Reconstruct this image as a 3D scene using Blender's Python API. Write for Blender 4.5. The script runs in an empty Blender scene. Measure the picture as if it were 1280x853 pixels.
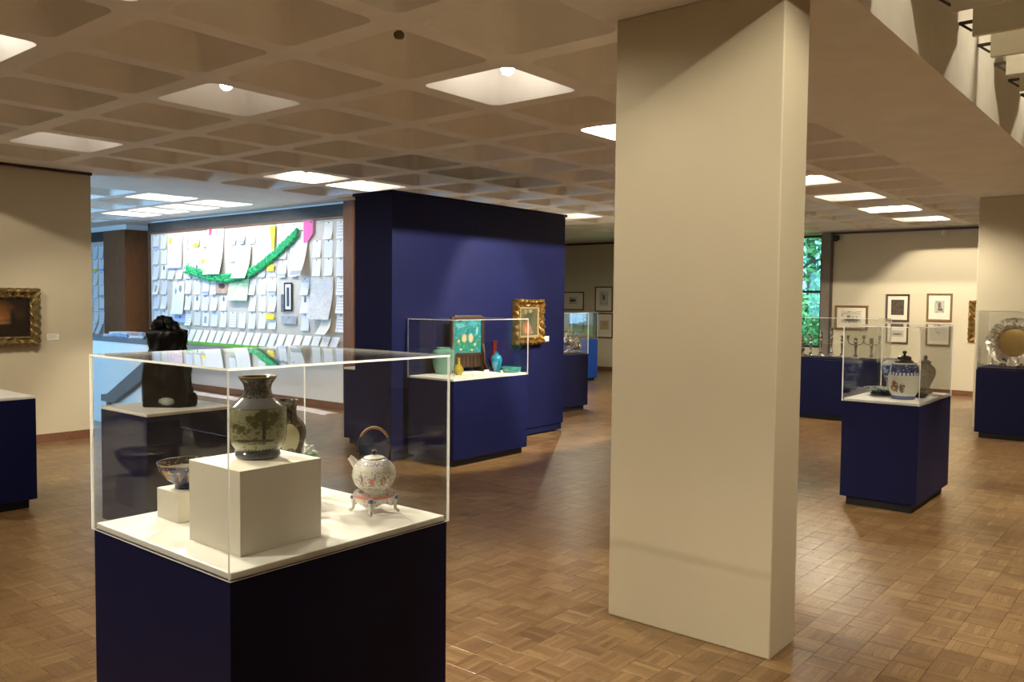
import bpy, math, random
from mathutils import Vector, Matrix, noise
random.seed(7)
PI = math.pi
SC = bpy.context.scene
COL = SC.collection

# ------------------------------------------------------------------ camera
CAM_H = 1.66
FPX = 1052.47
yaw, pitch, roll = math.radians(39.406), math.radians(-2.724), math.radians(.549)
fw = Vector((math.cos(yaw)*math.cos(pitch), math.sin(yaw)*math.cos(pitch), math.sin(pitch)))
rt0 = Vector((math.sin(yaw), -math.cos(yaw), 0)); up0 = rt0.cross(fw)
rt = math.cos(roll)*rt0 + math.sin(roll)*up0
up = -math.sin(roll)*rt0 + math.cos(roll)*up0
cd = bpy.data.cameras.new('camera'); cam = bpy.data.objects.new('camera', cd); COL.objects.link(cam)
cd.sensor_width = 36; cd.lens = FPX/1280*36; cd.clip_start = .05; cd.clip_end = 200
cam.matrix_world = Matrix(((rt.x, up.x, -fw.x, 0), (rt.y, up.y, -fw.y, 0), (rt.z, up.z, -fw.z, CAM_H), (0, 0, 0, 1)))
SC.camera = cam
CAMP = Vector((0, 0, CAM_H))
def ray(x, y): return rt*((x-640)/FPX) - up*((y-426.5)/FPX) + fw
def at_x(X, x, y):
    d = ray(x, y); return CAMP + d*(X/d.x)
def at_z(Z, x, y):
    d = ray(x, y); return CAMP + d*((Z-CAM_H)/d.z)

# ------------------------------------------------------------------ world, exposure, light levels
w = bpy.data.worlds.new('sky'); SC.world = w; w.use_nodes = True
bg = w.node_tree.nodes['Background']; bg.inputs[0].default_value = (.62, .80, 1, 1); bg.inputs[1].default_value = 2.2
SC.view_settings.view_transform = 'Standard'; SC.view_settings.look = 'None'
SC.view_settings.exposure = 0.26; SC.view_settings.gamma = 1.0; SC.view_settings.use_curve_mapping = False
SC.cycles.transparent_max_bounces = 40
SC.cycles.max_bounces = 10; SC.cycles.diffuse_bounces = 5; SC.cycles.glossy_bounces = 5
SC.cycles.sample_clamp_indirect = 6
WARM = (1, .885, .67)
WHITE = (1, .93, .80)
COOL = (.90, .95, 1)
SPOT = .62      # overall level of the spotlights
GLOW = 1.0      # overall level of the lamps that fill a coffer
DAY = 330       # daylight through the stair hall window

def area_light(name, loc, direction, sx, sy, power, col):
    l = bpy.data.lights.new(name, 'AREA'); l.shape = 'RECTANGLE'; l.size = sx; l.size_y = sy; l.energy = power; l.color = col
    o = bpy.data.objects.new(name, l); COL.objects.link(o); o.location = loc
    o.rotation_euler = Vector(direction).to_track_quat('-Z', 'Y').to_euler(); return o
area_light('hall_window_daylight_offscreen', (.20, 13.6, 1.9), (1, 0, -.05), 4.4, 2.1, DAY, (.27, .60, 1))

# ------------------------------------------------------------------ helpers
def tag(o, label=None, cat=None, group=None, kind=None):
    if label: o['label'] = label
    if cat: o['category'] = cat
    if group: o['group'] = group
    if kind: o['kind'] = kind
    return o
def thing(name, label, cat, loc=(0, 0, 0), rz=0, group=None):
    o = bpy.data.objects.new(name, None); COL.objects.link(o); o.empty_display_size = .05
    o.location = loc; o.rotation_euler = (0, 0, rz); return tag(o, label, cat, group)
def link(name, mesh, parent=None, loc=(0, 0, 0), rot=(0, 0, 0)):
    o = bpy.data.objects.new(name, mesh); COL.objects.link(o); o.parent = parent; o.location = loc; o.rotation_euler = rot; return o

class MB:
    def __init__(s): s.v = []; s.f = []; s.m = []
    def face(s, idx, m=0): s.f.append(tuple(idx)); s.m.append(m)
    def poly(s, pts, m=0):
        b = len(s.v); s.v += [tuple(p) for p in pts]; s.face(range(b, b+len(pts)), m)
    def box(s, x0, y0, z0, x1, y1, z1, m=0, ms=None):
        b = len(s.v)
        s.v += [(x, y, z) for z in (z0, z1) for y in (y0, y1) for x in (x0, x1)]
        q = [(0, 2, 3, 1), (4, 5, 7, 6), (0, 1, 5, 4), (2, 6, 7, 3), (0, 4, 6, 2), (1, 3, 7, 5)]  # -z +z -y +y -x +x
        for i, a in enumerate(q): s.face([b+k for k in a], ms[i] if ms else m)
        return s
    def bar(s, p, q, wx, wz, m=0):
        p, q = Vector(p), Vector(q); d = (q-p).normalized()
        a = d.cross(Vector((0, 0, 1)));  a = a.normalized() if a.length > 1e-4 else Vector((1, 0, 0)); c = a.cross(d)
        b = len(s.v)
        for e in (p, q):
            for i, j in ((-1, -1), (1, -1), (1, 1), (-1, 1)): s.v.append(tuple(e + a*(i*wx/2) + c*(j*wz/2)))
        s.face([b+3, b+2, b+1, b], m); s.face([b+4, b+5, b+6, b+7], m)
        for i in range(4): s.face([b+i, b+(i+1) % 4, b+4+(i+1) % 4, b+4+i], m)
        return s
    def lathe(s, prof, n=28, c=(0, 0, 0), sx=1, sy=1, m=0, disp=None, caps=True, ms=None):
        b = len(s.v)
        for i, (r, z) in enumerate(prof):
            for k in range(n):
                a = 2*PI*k/n; rr = r
                if disp: rr = r + disp(a, z, r)
                s.v.append((c[0]+rr*math.cos(a)*sx, c[1]+rr*math.sin(a)*sy, c[2]+z))
        for i in range(len(prof)-1):
            for k in range(n):
                k2 = (k+1) % n; s.face([b+i*n+k, b+i*n+k2, b+(i+1)*n+k2, b+(i+1)*n+k], ms[i] if ms else m)
        if caps:
            s.face([b+k for k in range(n-1, -1, -1)], m); e = b+(len(prof)-1)*n; s.face([e+k for k in range(n)], m)
        return s
    def tube(s, pts, r, n=8, m=0, closed=False):
        pts = [Vector(p) for p in pts]; N = len(pts); b = len(s.v); rs = r if isinstance(r, (list, tuple)) else [r]*N
        ref = Vector((0, 0, 1)); prev = None
        for i, p in enumerate(pts):
            if closed: t = pts[(i+1) % N]-pts[i-1]
            else: t = pts[min(i+1, N-1)]-pts[max(i-1, 0)]
            t = t.normalized() if t.length > 1e-9 else Vector((0, 0, 1))
            if prev is None:
                a = t.cross(ref)
                if a.length < 1e-3: a = t.cross(Vector((1, 0, 0)))
            else: a = prev - t*prev.dot(t)
            a.normalize(); prev = a; c = t.cross(a)
            for k in range(n):
                an = 2*PI*k/n; s.v.append(tuple(p + (a*math.cos(an)+c*math.sin(an))*rs[i]))
        for i in range(N if closed else N-1):
            j = (i+1) % N
            for k in range(n):
                k2 = (k+1) % n; s.face([b+i*n+k, b+i*n+k2, b+j*n+k2, b+j*n+k], m)
        if not closed:
            s.face([b+k for k in range(n-1, -1, -1)], m); e = b+(N-1)*n; s.face([e+k for k in range(n)], m)
        return s
    def ball(s, c, r, nu=12, nv=8, m=0, sc=(1, 1, 1), disp=None):
        prof = [(max(1e-4, r*math.sin(PI*i/nv)), -r*math.cos(PI*i/nv)) for i in range(nv+1)]
        b = len(s.v); s.lathe(prof, nu, (0, 0, 0), m=m)
        for i in range(b, len(s.v)):
            p = Vector(s.v[i])
            if disp: p = p*(1+disp(p))
            s.v[i] = (c[0]+p.x*sc[0], c[1]+p.y*sc[1], c[2]+p.z*sc[2])
        return s
    def sweep_rect(s, a, b_, prof, seg=1, disp=None, m=0):
        """picture-frame moulding: profile (outward offset, forward height) swept round a 2a x 2b_ opening in the XZ plane, front = -Y"""
        loop = []
        cs = [(-1, -1), (1, -1), (1, 1), (-1, 1)]
        for i in range(4):
            p, q = cs[i], cs[(i+1) % 4]
            for k in range(seg): t = k/seg; loop.append((p[0]+(q[0]-p[0])*t, p[1]+(q[1]-p[1])*t))
        n = len(loop); b = len(s.v)
        for j, (o, h) in enumerate(prof):
            for (u, v) in loop:
                x, z = u*(a+o), v*(b_+o); y = -h
                if disp and 0 < j < len(prof)-1:
                    d = disp(x, z, j); y -= d; k = 1 + d*.35/max(a, b_); x *= k; z *= k
                s.v.append((x, y, z))
        for j in range(len(prof)-1):
            for k in range(n):
                k2 = (k+1) % n; s.face([b+j*n+k, b+j*n+k2, b+(j+1)*n+k2, b+(j+1)*n+k], m)
        return s
    def mesh(s, name, mats, smooth=False):
        me = bpy.data.meshes.new(name); me.from_pydata(s.v, [], s.f)
        if not isinstance(mats, (list, tuple)): mats = [mats]
        for a in mats: me.materials.append(a)
        me.polygons.foreach_set('material_index', s.m)
        if smooth: me.polygons.foreach_set('use_smooth', [True]*len(s.f))
        me.update(); return me
    def build(s, name, mats, parent=None, smooth=False, loc=(0, 0, 0), rot=(0, 0, 0), bevel=0):
        o = link(name, s.mesh(name, mats, smooth), parent, loc, rot)
        if bevel:
            md = o.modifiers.new('bevel', 'BEVEL'); md.width = bevel; md.segments = 2; md.limit_method = 'ANGLE'; md.angle_limit = .6
        if smooth and not bevel:
            md = o.modifiers.new('split', 'EDGE_SPLIT'); md.split_angle = math.radians(48)
        return o
def BOX(*a, **k): return MB().box(*a, **k)

# ------------------------------------------------------------------ materials
class NT:
    def __init__(s, name):
        s.mat = bpy.data.materials.new(name); s.mat.use_nodes = True; s.nt = s.mat.node_tree
        s.bsdf = s.nt.nodes['Principled BSDF']; s.out = s.nt.nodes['Material Output']
    def n(s, t, **kw):
        a = s.nt.nodes.new(t)
        for k, v in kw.items(): setattr(a, k, v)
        return a
    def l(s, a, b): s.nt.links.new(a, b)
    def put(s, inp, v):
        if hasattr(v, 'links') or hasattr(v, 'is_linked'): s.l(v, inp)
        else: inp.default_value = (*v, 1) if isinstance(v, (tuple, list)) and len(v) == 3 and inp.type == 'RGBA' else v
    def math(s, op, a, b=None, c=None, clamp=False):
        q = s.n('ShaderNodeMath', operation=op, use_clamp=clamp); s.put(q.inputs[0], a)
        if b is not None: s.put(q.inputs[1], b)
        if c is not None: s.put(q.inputs[2], c)
        return q.outputs[0]
    def mix(s, f, a, b, blend='MIX'):
        q = s.n('ShaderNodeMix', data_type='RGBA', blend_type=blend); s.put(q.inputs[0], f); s.put(q.inputs[6], a); s.put(q.inputs[7], b); return q.outputs[2]
    def coord(s, which='Object'): return s.n('ShaderNodeTexCoord').outputs[which]
    def pos(s): return s.n('ShaderNodeNewGeometry').outputs['Position']
    def sep(s, v):
        q = s.n('ShaderNodeSeparateXYZ'); s.l(v, q.inputs[0]); return q.outputs
    def comb(s, x, y, z):
        q = s.n('ShaderNodeCombineXYZ'); s.put(q.inputs[0], x); s.put(q.inputs[1], y); s.put(q.inputs[2], z); return q.outputs[0]
    def noise(s, v, scale, detail=3, rough=.55, dist=0, out=0):
        q = s.n('ShaderNodeTexNoise'); s.l(v, q.inputs['Vector']); q.inputs['Scale'].default_value = scale; q.inputs['Detail'].default_value = detail
        q.inputs['Roughness'].default_value = rough; q.inputs['Distortion'].default_value = dist; return q.outputs[out]
    def vor(s, v, scale, feature='F1', out='Distance'):
        q = s.n('ShaderNodeTexVoronoi', feature=feature); s.l(v, q.inputs['Vector']); q.inputs['Scale'].default_value = scale; return q.outputs[out]
    def ramp(s, fac, stops, interp='LINEAR'):
        q = s.n('ShaderNodeValToRGB'); r = q.color_ramp; r.interpolation = interp; s.l(fac, q.inputs[0])
        while len(r.elements) > 1: r.elements.remove(r.elements[-1])
        r.elements[0].position = stops[0][0]; r.elements[0].color = (*stops[0][1], 1)
        for p, c in stops[1:]:
            e = r.elements.new(p); e.color = (*c, 1)
        return q.outputs[0]
    def step(s, v, a, b):
        q = s.n('ShaderNodeMapRange'); s.l(v, q.inputs[0]); q.inputs[1].default_value = a; q.inputs[2].default_value = b; return q.outputs[0]
    def bump(s, h, strength=.3, dist=.01):
        q = s.n('ShaderNodeBump'); q.inputs['Strength'].default_value = strength; q.inputs['Distance'].default_value = dist; s.l(h, q.inputs['Height']); s.l(q.outputs[0], s.bsdf.inputs['Normal'])
    def set(s, col=None, rough=.5, metal=0, coat=0, spec=None):
        if col is not None: s.put(s.bsdf.inputs['Base Color'], col)
        s.put(s.bsdf.inputs['Roughness'], rough); s.put(s.bsdf.inputs['Metallic'], metal)
        s.bsdf.inputs['Coat Weight'].default_value = coat; s.bsdf.inputs['Coat Roughness'].default_value = .08
        if spec is not None: s.bsdf.inputs['Specular IOR Level'].default_value = spec
        return s.mat

def plain(name, col, rough=.5, metal=0, coat=0, var=.06, scale=8, bump=0, bscale=60, spec=None):
    t = NT(name); c = t.coord(); f = t.noise(c, scale, 3)
    d = tuple(max(0, x*(1-var)) for x in col); e = tuple(min(1, x*(1+var)) for x in col)
    t.set(t.ramp(f, [(.3, d), (.7, e)]), rough, metal, coat, spec)
    if bump: t.bump(t.noise(c, bscale, 2), bump, .004)
    return t.mat
def wood(name, a, b, scale=3, axis=2, rough=.4, coat=.2):
    t = NT(name); o = t.sep(t.coord()); sc = [18, 18, 18]; sc[axis] = 1.2
    v = t.comb(*[t.math('MULTIPLY', o[i], float(sc[i])) for i in range(3)])
    f = t.noise(v, scale, 4, .6, .6); t.set(t.ramp(f, [(.3, a), (.7, b)]), rough, 0, coat); return t.mat
def paint(name, bg, blobs, rough=.6, ns=9, dist=.35, coat=0, bgvar=.35, fine=None, soft=.75):
    """flat painted decoration in object space: soft blobs (x, z, rx, rz, colour) over a mottled ground"""
    t = NT(name); c = t.coord(); nz = t.noise(c, ns, 4, .6, 0, 1)
    q = t.n('ShaderNodeVectorMath', operation='SUBTRACT'); t.l(nz, q.inputs[0]); q.inputs[1].default_value = (.5, .5, .5)
    o = t.sep(c); d = t.sep(q.outputs[0])
    col = t.ramp(t.noise(c, ns*1.7, 4, .65), [(.3, tuple(x*(1-bgvar) for x in bg)), (.7, tuple(min(1, x*(1+bgvar)) for x in bg))])
    for (x, z, rx, rz, cc) in blobs:
        u = t.math('ADD', t.math('DIVIDE', t.math('SUBTRACT', o[0], x), rx), t.math('MULTIPLY', d[0], dist*4))
        v = t.math('ADD', t.math('DIVIDE', t.math('SUBTRACT', o[2], z), rz), t.math('MULTIPLY', d[1], dist*4))
        r = t.math('SQRT', t.math('ADD', t.math('MULTIPLY', u, u), t.math('MULTIPLY', v, v)))
        col = t.mix(t.math('SUBTRACT', 1, t.step(r, soft, 1.1 if soft > .7 else 1.5), clamp=True), col, cc)
    if fine: col = t.mix(t.math('MULTIPLY', t.step(t.noise(c, fine[0], 3, .7), .52, .62), fine[2]), col, fine[1])
    return t.set(col, rough, 0, coat)
def ceramic(name, h, bands, pats, rough=.12, coat=.6):
    """glazed pot of height h; bands: (z/h, colour); pats: (z0, z1, kind, scale, threshold, colour)"""
    t = NT(name); c = t.coord(); o = t.sep(c); z = t.math('DIVIDE', o[2], h)
    ang = t.math('ARCTAN2', o[1], o[0])
    cyl = t.comb(t.math('MULTIPLY', ang, .16), 0.0, t.math('MULTIPLY', z, 1.0*h/.3*.6))
    col = t.ramp(z, bands, 'CONSTANT')
    for (z0, z1, kind, sc, th, cc) in pats:
        if kind == 'noise': m = t.step(t.noise(cyl, sc, 4, .65, .4), th, th+.04)
        elif kind == 'vor': m = t.math('SUBTRACT', 1, t.step(t.vor(cyl, sc), th, th+.08), clamp=True)
        elif kind == 'line': m = t.math('SUBTRACT', 1, t.step(t.vor(cyl, sc, 'DISTANCE_TO_EDGE'), th, th+.05), clamp=True)
        elif kind == 'petal':
            m = t.math('GREATER_THAN', t.math('SINE', t.math('MULTIPLY', ang, float(sc))), th)
        elif kind == 'blob':      # sc = (angle, half angle), painted figures
            u = t.math('DIVIDE', t.math('SUBTRACT', ang, sc[0]), sc[1]*1.1); v = t.math('DIVIDE', t.math('SUBTRACT', z, (z0+z1)/2), (z1-z0)/2)
            rr = t.math('ADD', t.math('MULTIPLY', u, u), t.math('MULTIPLY', v, v))
            m = t.step(t.math('SUBTRACT', t.math('ADD', t.noise(cyl, sc[2], 4, .7), .07), t.math('MULTIPLY', t.math('MULTIPLY', rr, rr), .22)), th, th+.05)
        elif kind == 'oval':      # sc = (angle, half angle, z, half z)
            u = t.math('DIVIDE', t.math('SUBTRACT', ang, sc[0]), sc[1]); v = t.math('DIVIDE', t.math('SUBTRACT', z, sc[2]), sc[3])
            m = t.math('LESS_THAN', t.math('ADD', t.math('MULTIPLY', u, u), t.math('MULTIPLY', v, v)), 1.0)
        else: m = 1.0
        w_ = t.math('MULTIPLY', t.math('GREATER_THAN', z, z0), t.math('LESS_THAN', z, z1))
        col = t.mix(t.math('MULTIPLY', m, w_), col, cc)
    return t.set(col, rough, 0, coat)

m_wallpaint = plain('wall_paint', (.60, .535, .395), .7, var=.025, scale=1.5, bump=.06, bscale=150)
m_ceil = plain('ceiling_concrete', (.86, .83, .79), .8, var=.04, scale=3, bump=.1, bscale=70)
m_white = plain('white_laminate', (.86, .85, .81), .35, var=.02)
m_riser = plain('riser_paint', (.80, .76, .66), .55, var=.03, bump=.05)
m_whitewall = plain('white_wall', (.80, .80, .80), .6, var=.02)
m_blue = plain('blue_paint', (.0062, .0084, .050), .5, var=.08, scale=3, bump=.04, bscale=200, spec=.15)
m_brightblue = plain('bright_blue_paint', (.012, .07, .40), .45, var=.06, spec=.2)
m_kick = plain('black_kick', (.006, .006, .012), .6)
m_dark = plain('dark_metal', (.03, .026, .024), .45, .3)
m_trim = wood('trim_wood', (.035, .014, .008), (.075, .03, .015), 3, 0)
m_base = wood('baseboard_wood', (.12, .045, .02), (.22, .09, .04), 3, 1)
m_doorwood = wood('door_wood', (.11, .038, .010), (.20, .078, .020), 3, 2, .6, 0)
m_greywood = wood('grey_wood', (.022, .022, .021), (.052, .05, .048), 3, 1, .7, 0)
m_counter = plain('grey_counter', (.13, .135, .15), .4)
m_gold = plain('gilt', (.22, .122, .030), .30, .7, var=.75, scale=70, bump=.8, bscale=110)
m_olgold = plain('dark_gilt', (.24, .17, .07), .4, .7, var=.6, scale=70, bump=.8, bscale=110)
m_silver = plain('silver', (.70, .67, .60), .13, 1, var=.06, bump=.25, bscale=50)
m_gilt_silver = plain('silver_gilt', (.55, .42, .17), .16, 1, var=.05, bump=.1, bscale=40)
m_brownframe = wood('frame_wood', (.14, .075, .03), (.26, .14, .06), 4, 0)
m_darkframe = wood('dark_frame_wood', (.05, .03, .018), (.11, .06, .03), 4, 0)
m_mat = plain('mat_board', (.74, .68, .56), .8, var=.02)
m_label = plain('label_card', (.85, .83, .78), .7, var=.01)
m_black = plain('black_stone', (.003, .003, .0032), .38, 0, .0, var=.3, bump=.4, bscale=30, spec=.16)
m_blackwood = plain('black_lacquer', (.014, .009, .009), .25, 0, .4)
m_steel = plain('steel_bracket', (.10, .08, .06), .5, .5)

def mk_acrylic():
    t = NT('acrylic'); g = t.n('ShaderNodeNewGeometry'); d = t.n('ShaderNodeVectorMath', operation='DOT_PRODUCT')
    t.l(g.outputs['Normal'], d.inputs[0]); t.l(g.outputs['Incoming'], d.inputs[1])
    c = t.math('ABSOLUTE', d.outputs['Value']); p = t.math('POWER', t.math('SUBTRACT', 1, c, clamp=True), 5.0)
    F = t.math('MULTIPLY_ADD', p, .955, .042)
    tr = t.n('ShaderNodeBsdfTransparent'); tr.inputs[0].default_value = (.985, .99, .985, 1)
    gl = t.n('ShaderNodeBsdfGlossy'); gl.inputs['Roughness'].default_value = .004
    mx = t.n('ShaderNodeMixShader'); t.l(F, mx.inputs[0]); t.l(tr.outputs[0], mx.inputs[1]); t.l(gl.outputs[0], mx.inputs[2]); t.l(mx.outputs[0], t.out.inputs[0])
    return t.mat
m_acr = mk_acrylic()
def mk_edge():
    t = NT('acrylic_edge'); t.set((.86, .88, .86), .25); tr = t.n('ShaderNodeBsdfTranslucent'); tr.inputs[0].default_value = (.9, .92, .9, 1)
    mx = t.n('ShaderNodeMixShader'); mx.inputs[0].default_value = .55; t.l(t.bsdf.outputs[0], mx.inputs[1]); t.l(tr.outputs[0], mx.inputs[2]); t.l(mx.outputs[0], t.out.inputs[0]); return t.mat
m_edge = mk_edge()
def mk_windowglass():
    t = NT('window_glass'); tr = t.n('ShaderNodeBsdfTransparent'); tr.inputs[0].default_value = (.62, .90, .90, 1)
    gl = t.n('ShaderNodeBsdfGlossy'); gl.inputs['Roughness'].default_value = .01
    mx = t.n('ShaderNodeMixShader'); mx.inputs[0].default_value = .02; t.l(tr.outputs[0], mx.inputs[1]); t.l(gl.outputs[0], mx.inputs[2]); t.l(mx.outputs[0], t.out.inputs[0]); return t.mat
m_glass = mk_windowglass()
m_clearglass = m_glass.copy(); m_clearglass.name = 'clear_glass'
for nd in m_clearglass.node_tree.nodes:
    if nd.type == 'BSDF_TRANSPARENT': nd.inputs[0].default_value = (.94, .97, .98, 1)
def mk_emit(name, col, s):
    t = NT(name); t.bsdf.inputs['Base Color'].default_value = (.8, .8, .8, 1); t.bsdf.inputs['Emission Color'].default_value = (*col, 1); t.bsdf.inputs['Emission Strength'].default_value = s; return t.mat
m_lens = mk_emit('lamp_lens', (1, .95, .88), 60)

TILE = .1524
def mk_parquet():
    t = NT('parquet'); o = t.sep(t.pos()); X = t.math('DIVIDE', o[0], TILE); Y = t.math('DIVIDE', o[1], TILE)
    ix, iy = t.math('FLOOR', X), t.math('FLOOR', Y)
    par = t.math('MODULO', t.math('ADD', t.math('ADD', ix, iy), 1000.0), 2.0)
    fx, fy = t.math('FRACT', X), t.math('FRACT', Y)
    inv = t.math('SUBTRACT', 1, par)
    a = t.math('ADD', t.math('MULTIPLY', fx, par), t.math('MULTIPLY', fy, inv))       # across slats
    s5 = t.math('MULTIPLY', a, 5.0); si = t.math('FLOOR', s5); sf = t.math('FRACT', s5)
    wn = t.n('ShaderNodeTexWhiteNoise', noise_dimensions='3D'); t.l(t.comb(ix, iy, si), wn.inputs['Vector'])
    wt = t.n('ShaderNodeTexWhiteNoise', noise_dimensions='2D'); t.l(t.comb(ix, iy, 0.0), wt.inputs['Vector'])
    # grain stretched along the slat
    along = t.math('ADD', t.math('MULTIPLY', o[1], par), t.math('MULTIPLY', o[0], inv)); acr = t.math('ADD', t.math('MULTIPLY', o[0], par), t.math('MULTIPLY', o[1], inv))
    gv = t.comb(t.math('MULTIPLY', acr, 26.0), t.math('MULTIPLY', along, 3.0), t.math('MULTIPLY', wn.outputs[0], 30.0))
    gr = t.noise(gv, 6, 4, .65)
    big = t.noise(t.pos(), .55, 3, .6)
    v = t.math('ADD', t.math('ADD', t.math('MULTIPLY', wn.outputs[0], .24), t.math('MULTIPLY', wt.outputs[0], .16)), t.math('ADD', t.math('MULTIPLY', gr, .55), t.math('MULTIPLY', big, .55)))
    col = t.ramp(v, [(.34, (.068, .032, .010)), (.62, (.150, .079, .029)), (.86, (.235, .140, .060)), (1.0, (.32, .21, .105))])
    edge = t.math('MINIMUM', sf, t.math('SUBTRACT', 1, sf)); groove = t.step(edge, .0, .07)
    col = t.mix(groove, (.085, .045, .02), col)
    t.set(col, t.math('MULTIPLY_ADD', gr, .16, .22), 0, .25, .5); t.bsdf.inputs['Coat Roughness'].default_value = .22
    t.bump(t.math('ADD', t.math('MULTIPLY', groove, .6), t.math('ADD', t.math('MULTIPLY', gr, .35), t.math('MULTIPLY', wn.outputs[0], .25))), .22, .004)
    return t.mat
m_parquet = mk_parquet()

# ------------------------------------------------------------------ structure: floor
X0, X1, Y0, Y1 = -3.0, 17.1, -3.2, 19.0
ZC = 3.106
floor = tag(BOX(X0, Y0, -.12, X1, Y1, -.0016).build('floor', m_parquet), kind='structure')
occ = [((1.29, 2.07), (2.20, 2.95), .88), ((3.735, 1.5), (4.045, 2.4), 3.1), ((7.1, 1.7), (8.2, 2.3), .88), ((5.8, 6.3), (8.8, 6.95), 2.7), ((6.0, 5.66), (7.2, 6.33), .88)]
def hidden(P):
    for (a, b, h) in occ:
        if a[0]-.05 < P[0] < b[0]+.05 and a[1]-.05 < P[1] < b[1]+.05: return True
        lo, hi = 0, 1
        for i, (u, v) in enumerate(((a[0], b[0]), (a[1], b[1]), (0, h))):
            p, d = CAMP[i], P[i]-CAMP[i]
            if abs(d) < 1e-9: continue
            s, e = (u-p)/d, (v-p)/d
            if s > e: s, e = e, s
            lo, hi = max(lo, s), min(hi, e)
        if lo < hi: return True
    return False
vis = []; rest = []
for i in range(int(X0/TILE), int(X1/TILE)):
    for j in range(int(Y0/TILE), int(13/TILE)):
        P = Vector(((i+.5)*TILE, (j+.5)*TILE, 0)); d = P-CAMP; zz = d.dot(fw)
        if zz < .8: continue
        x = 640+FPX*d.dot(rt)/zz; y = 426.5-FPX*d.dot(up)/zz
        if -30 < x < 1310 and y < 885:
            (rest if (hidden(P) or not (4 < x < 1276 and y < 850)) else vis).append((zz, P))
vis.sort(key=lambda q: q[0])
def tile_mb(mb, P, rx, ry):
    h = TILE/2-.0003; g = h-.0011
    b = len(mb.v)
    for (q, z) in ((h, -.006), (h, -.0009), (g, 0)):
        for (u, v) in ((-1, -1), (1, -1), (1, 1), (-1, 1)): mb.v.append((P.x+u*q, P.y+v*q, z + u*q*rx + v*q*ry if z > -.005 else z))
    for k in range(2):
        for e in range(4): mb.face([b+k*4+e, b+k*4+(e+1) % 4, b+k*4+4+(e+1) % 4, b+k*4+4+e])
    mb.face([b+8, b+9, b+10, b+11])
tm = MB(); tile_mb(tm, Vector((0, 0, 0)), 0, 0); tme = tm.mesh('parquet_tile', m_parquet)
for k, (zz, P) in enumerate(vis[:300]):
    link('parquet_tile', tme, floor, (P.x, P.y, 0), (random.uniform(-.004, .004), random.uniform(-.004, .004), 0))
tm = MB()
for zz, P in vis[300:]+rest: tile_mb(tm, P, random.uniform(-.004, .004), random.uniform(-.004, .004))
tag(tm.build('parquet_tiling', m_parquet, floor), kind='stuff')

# ------------------------------------------------------------------ structure: waffle ceiling
PIT, OPEN = .9144, .762
CX0, CY0 = 1.298, 2.46          # min corner of the coffer (0, 0)
BY0 = 11.35                     # second waffle field over the stair hall
YW = 1.335                      # edge of the ceiling well
TOPS = 3.50
def rsq(h, r, n=4):
    pts = []
    for (cx, cy, a0) in ((h-r, h-r, 0), (-(h-r), h-r, PI/2), (-(h-r), -(h-r), PI), (h-r, -(h-r), 1.5*PI)):
        for k in range(n+1):
            a = a0+PI/2*k/n; pts.append((cx+r*math.cos(a), cy+r*math.sin(a)))
    return pts
NA = list(range(-4, 17)); NBY = range(0, 8)
slab = MB()
def cell(cx, cy):
    h = PIT/2; inn = rsq(OPEN/2, .075)
    n = len(inn); b = len(slab.v); slab.v += [(cx+x, cy+y, ZC) for x, y in inn]
    out = []
    for x, y in inn:
        k = h/max(abs(x), abs(y)); out.append((x*k, y*k))
    # square the outer corners
    for q in range(4):
        i = q*5+2; sx = 1 if out[i][0] > 0 else -1; sy = 1 if out[i][1] > 0 else -1; out[i] = (sx*h, sy*h)
    slab.v += [(cx+x, cy+y, ZC) for x, y in out]
    for k in range(n):
        k2 = (k+1) % n; slab.face([b+k, b+n+k, b+n+k2, b+k2])
cells = []
for i in NA:
    for j in NBY: cells.append((i, j, CX0+OPEN/2+i*PIT, CY0+OPEN/2+j*PIT))
cellsB = []
for i in range(0, 7):
    for j in range(0, 6): cellsB.append((i, 100+j, CX0+OPEN/2+i*PIT, BY0+OPEN/2+j*PIT))
for (_, _, x, y) in cells+cellsB: cell(x, y)
def flat(x0, y0, x1, y1): slab.poly([(x0, y0, ZC), (x0, y1, ZC), (x1, y1, ZC), (x1, y0, ZC)])
GA = (PIT-OPEN)/2
ax0, ax1 = CX0-GA+NA[0]*PIT, CX0-GA+(NA[-1]+1)*PIT
ay0, ay1 = CY0-GA, CY0-GA+8*PIT
bx0, bx1 = CX0-GA, CX0-GA+7*PIT
by0, by1 = BY0-GA, BY0-GA+6*PIT
flat(X0-.3, YW, X1+.2, ay0); flat(ax1, ay0, X1+.2, ay1); flat(X0-.3, ay0, ax0, ay1)
flat(X0-.3, ay1, X1+.2, by0); flat(X0-.3, by0, bx0, by1); flat(bx1, by0, X1+.2, by1); flat(X0-.3, by1, X1+.2, Y1+.2)
flat(X0-.3, Y0-.2, X1+.2, -2.2)
ceiling = tag(slab.build('ceiling', m_ceil), kind='structure')
cm = MB(); rings = [(0, OPEN/2, .075), (.02, OPEN/2-.010, .075), (.18, OPEN/2-.065, .045), (.31, OPEN/2-.115, .04), (.345, OPEN/2-.15, .05)]
n = 20
for z, h, r in rings: cm.v += [(x, y, z) for x, y in rsq(h, r)]
for q in range(len(rings)-1):
    for k in range(n):
        k2 = (k+1) % n; cm.face([q*n+k, (q+1)*n+k, (q+1)*n+k2, q*n+k2])
cm.face([(len(rings)-1)*n+k for k in range(n-1, -1, -1)])
cme = cm.mesh('coffer', m_ceil, True)
for (i, j, x, y) in cells+cellsB: link('coffer', cme, ceiling, (x, y, ZC))
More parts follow.
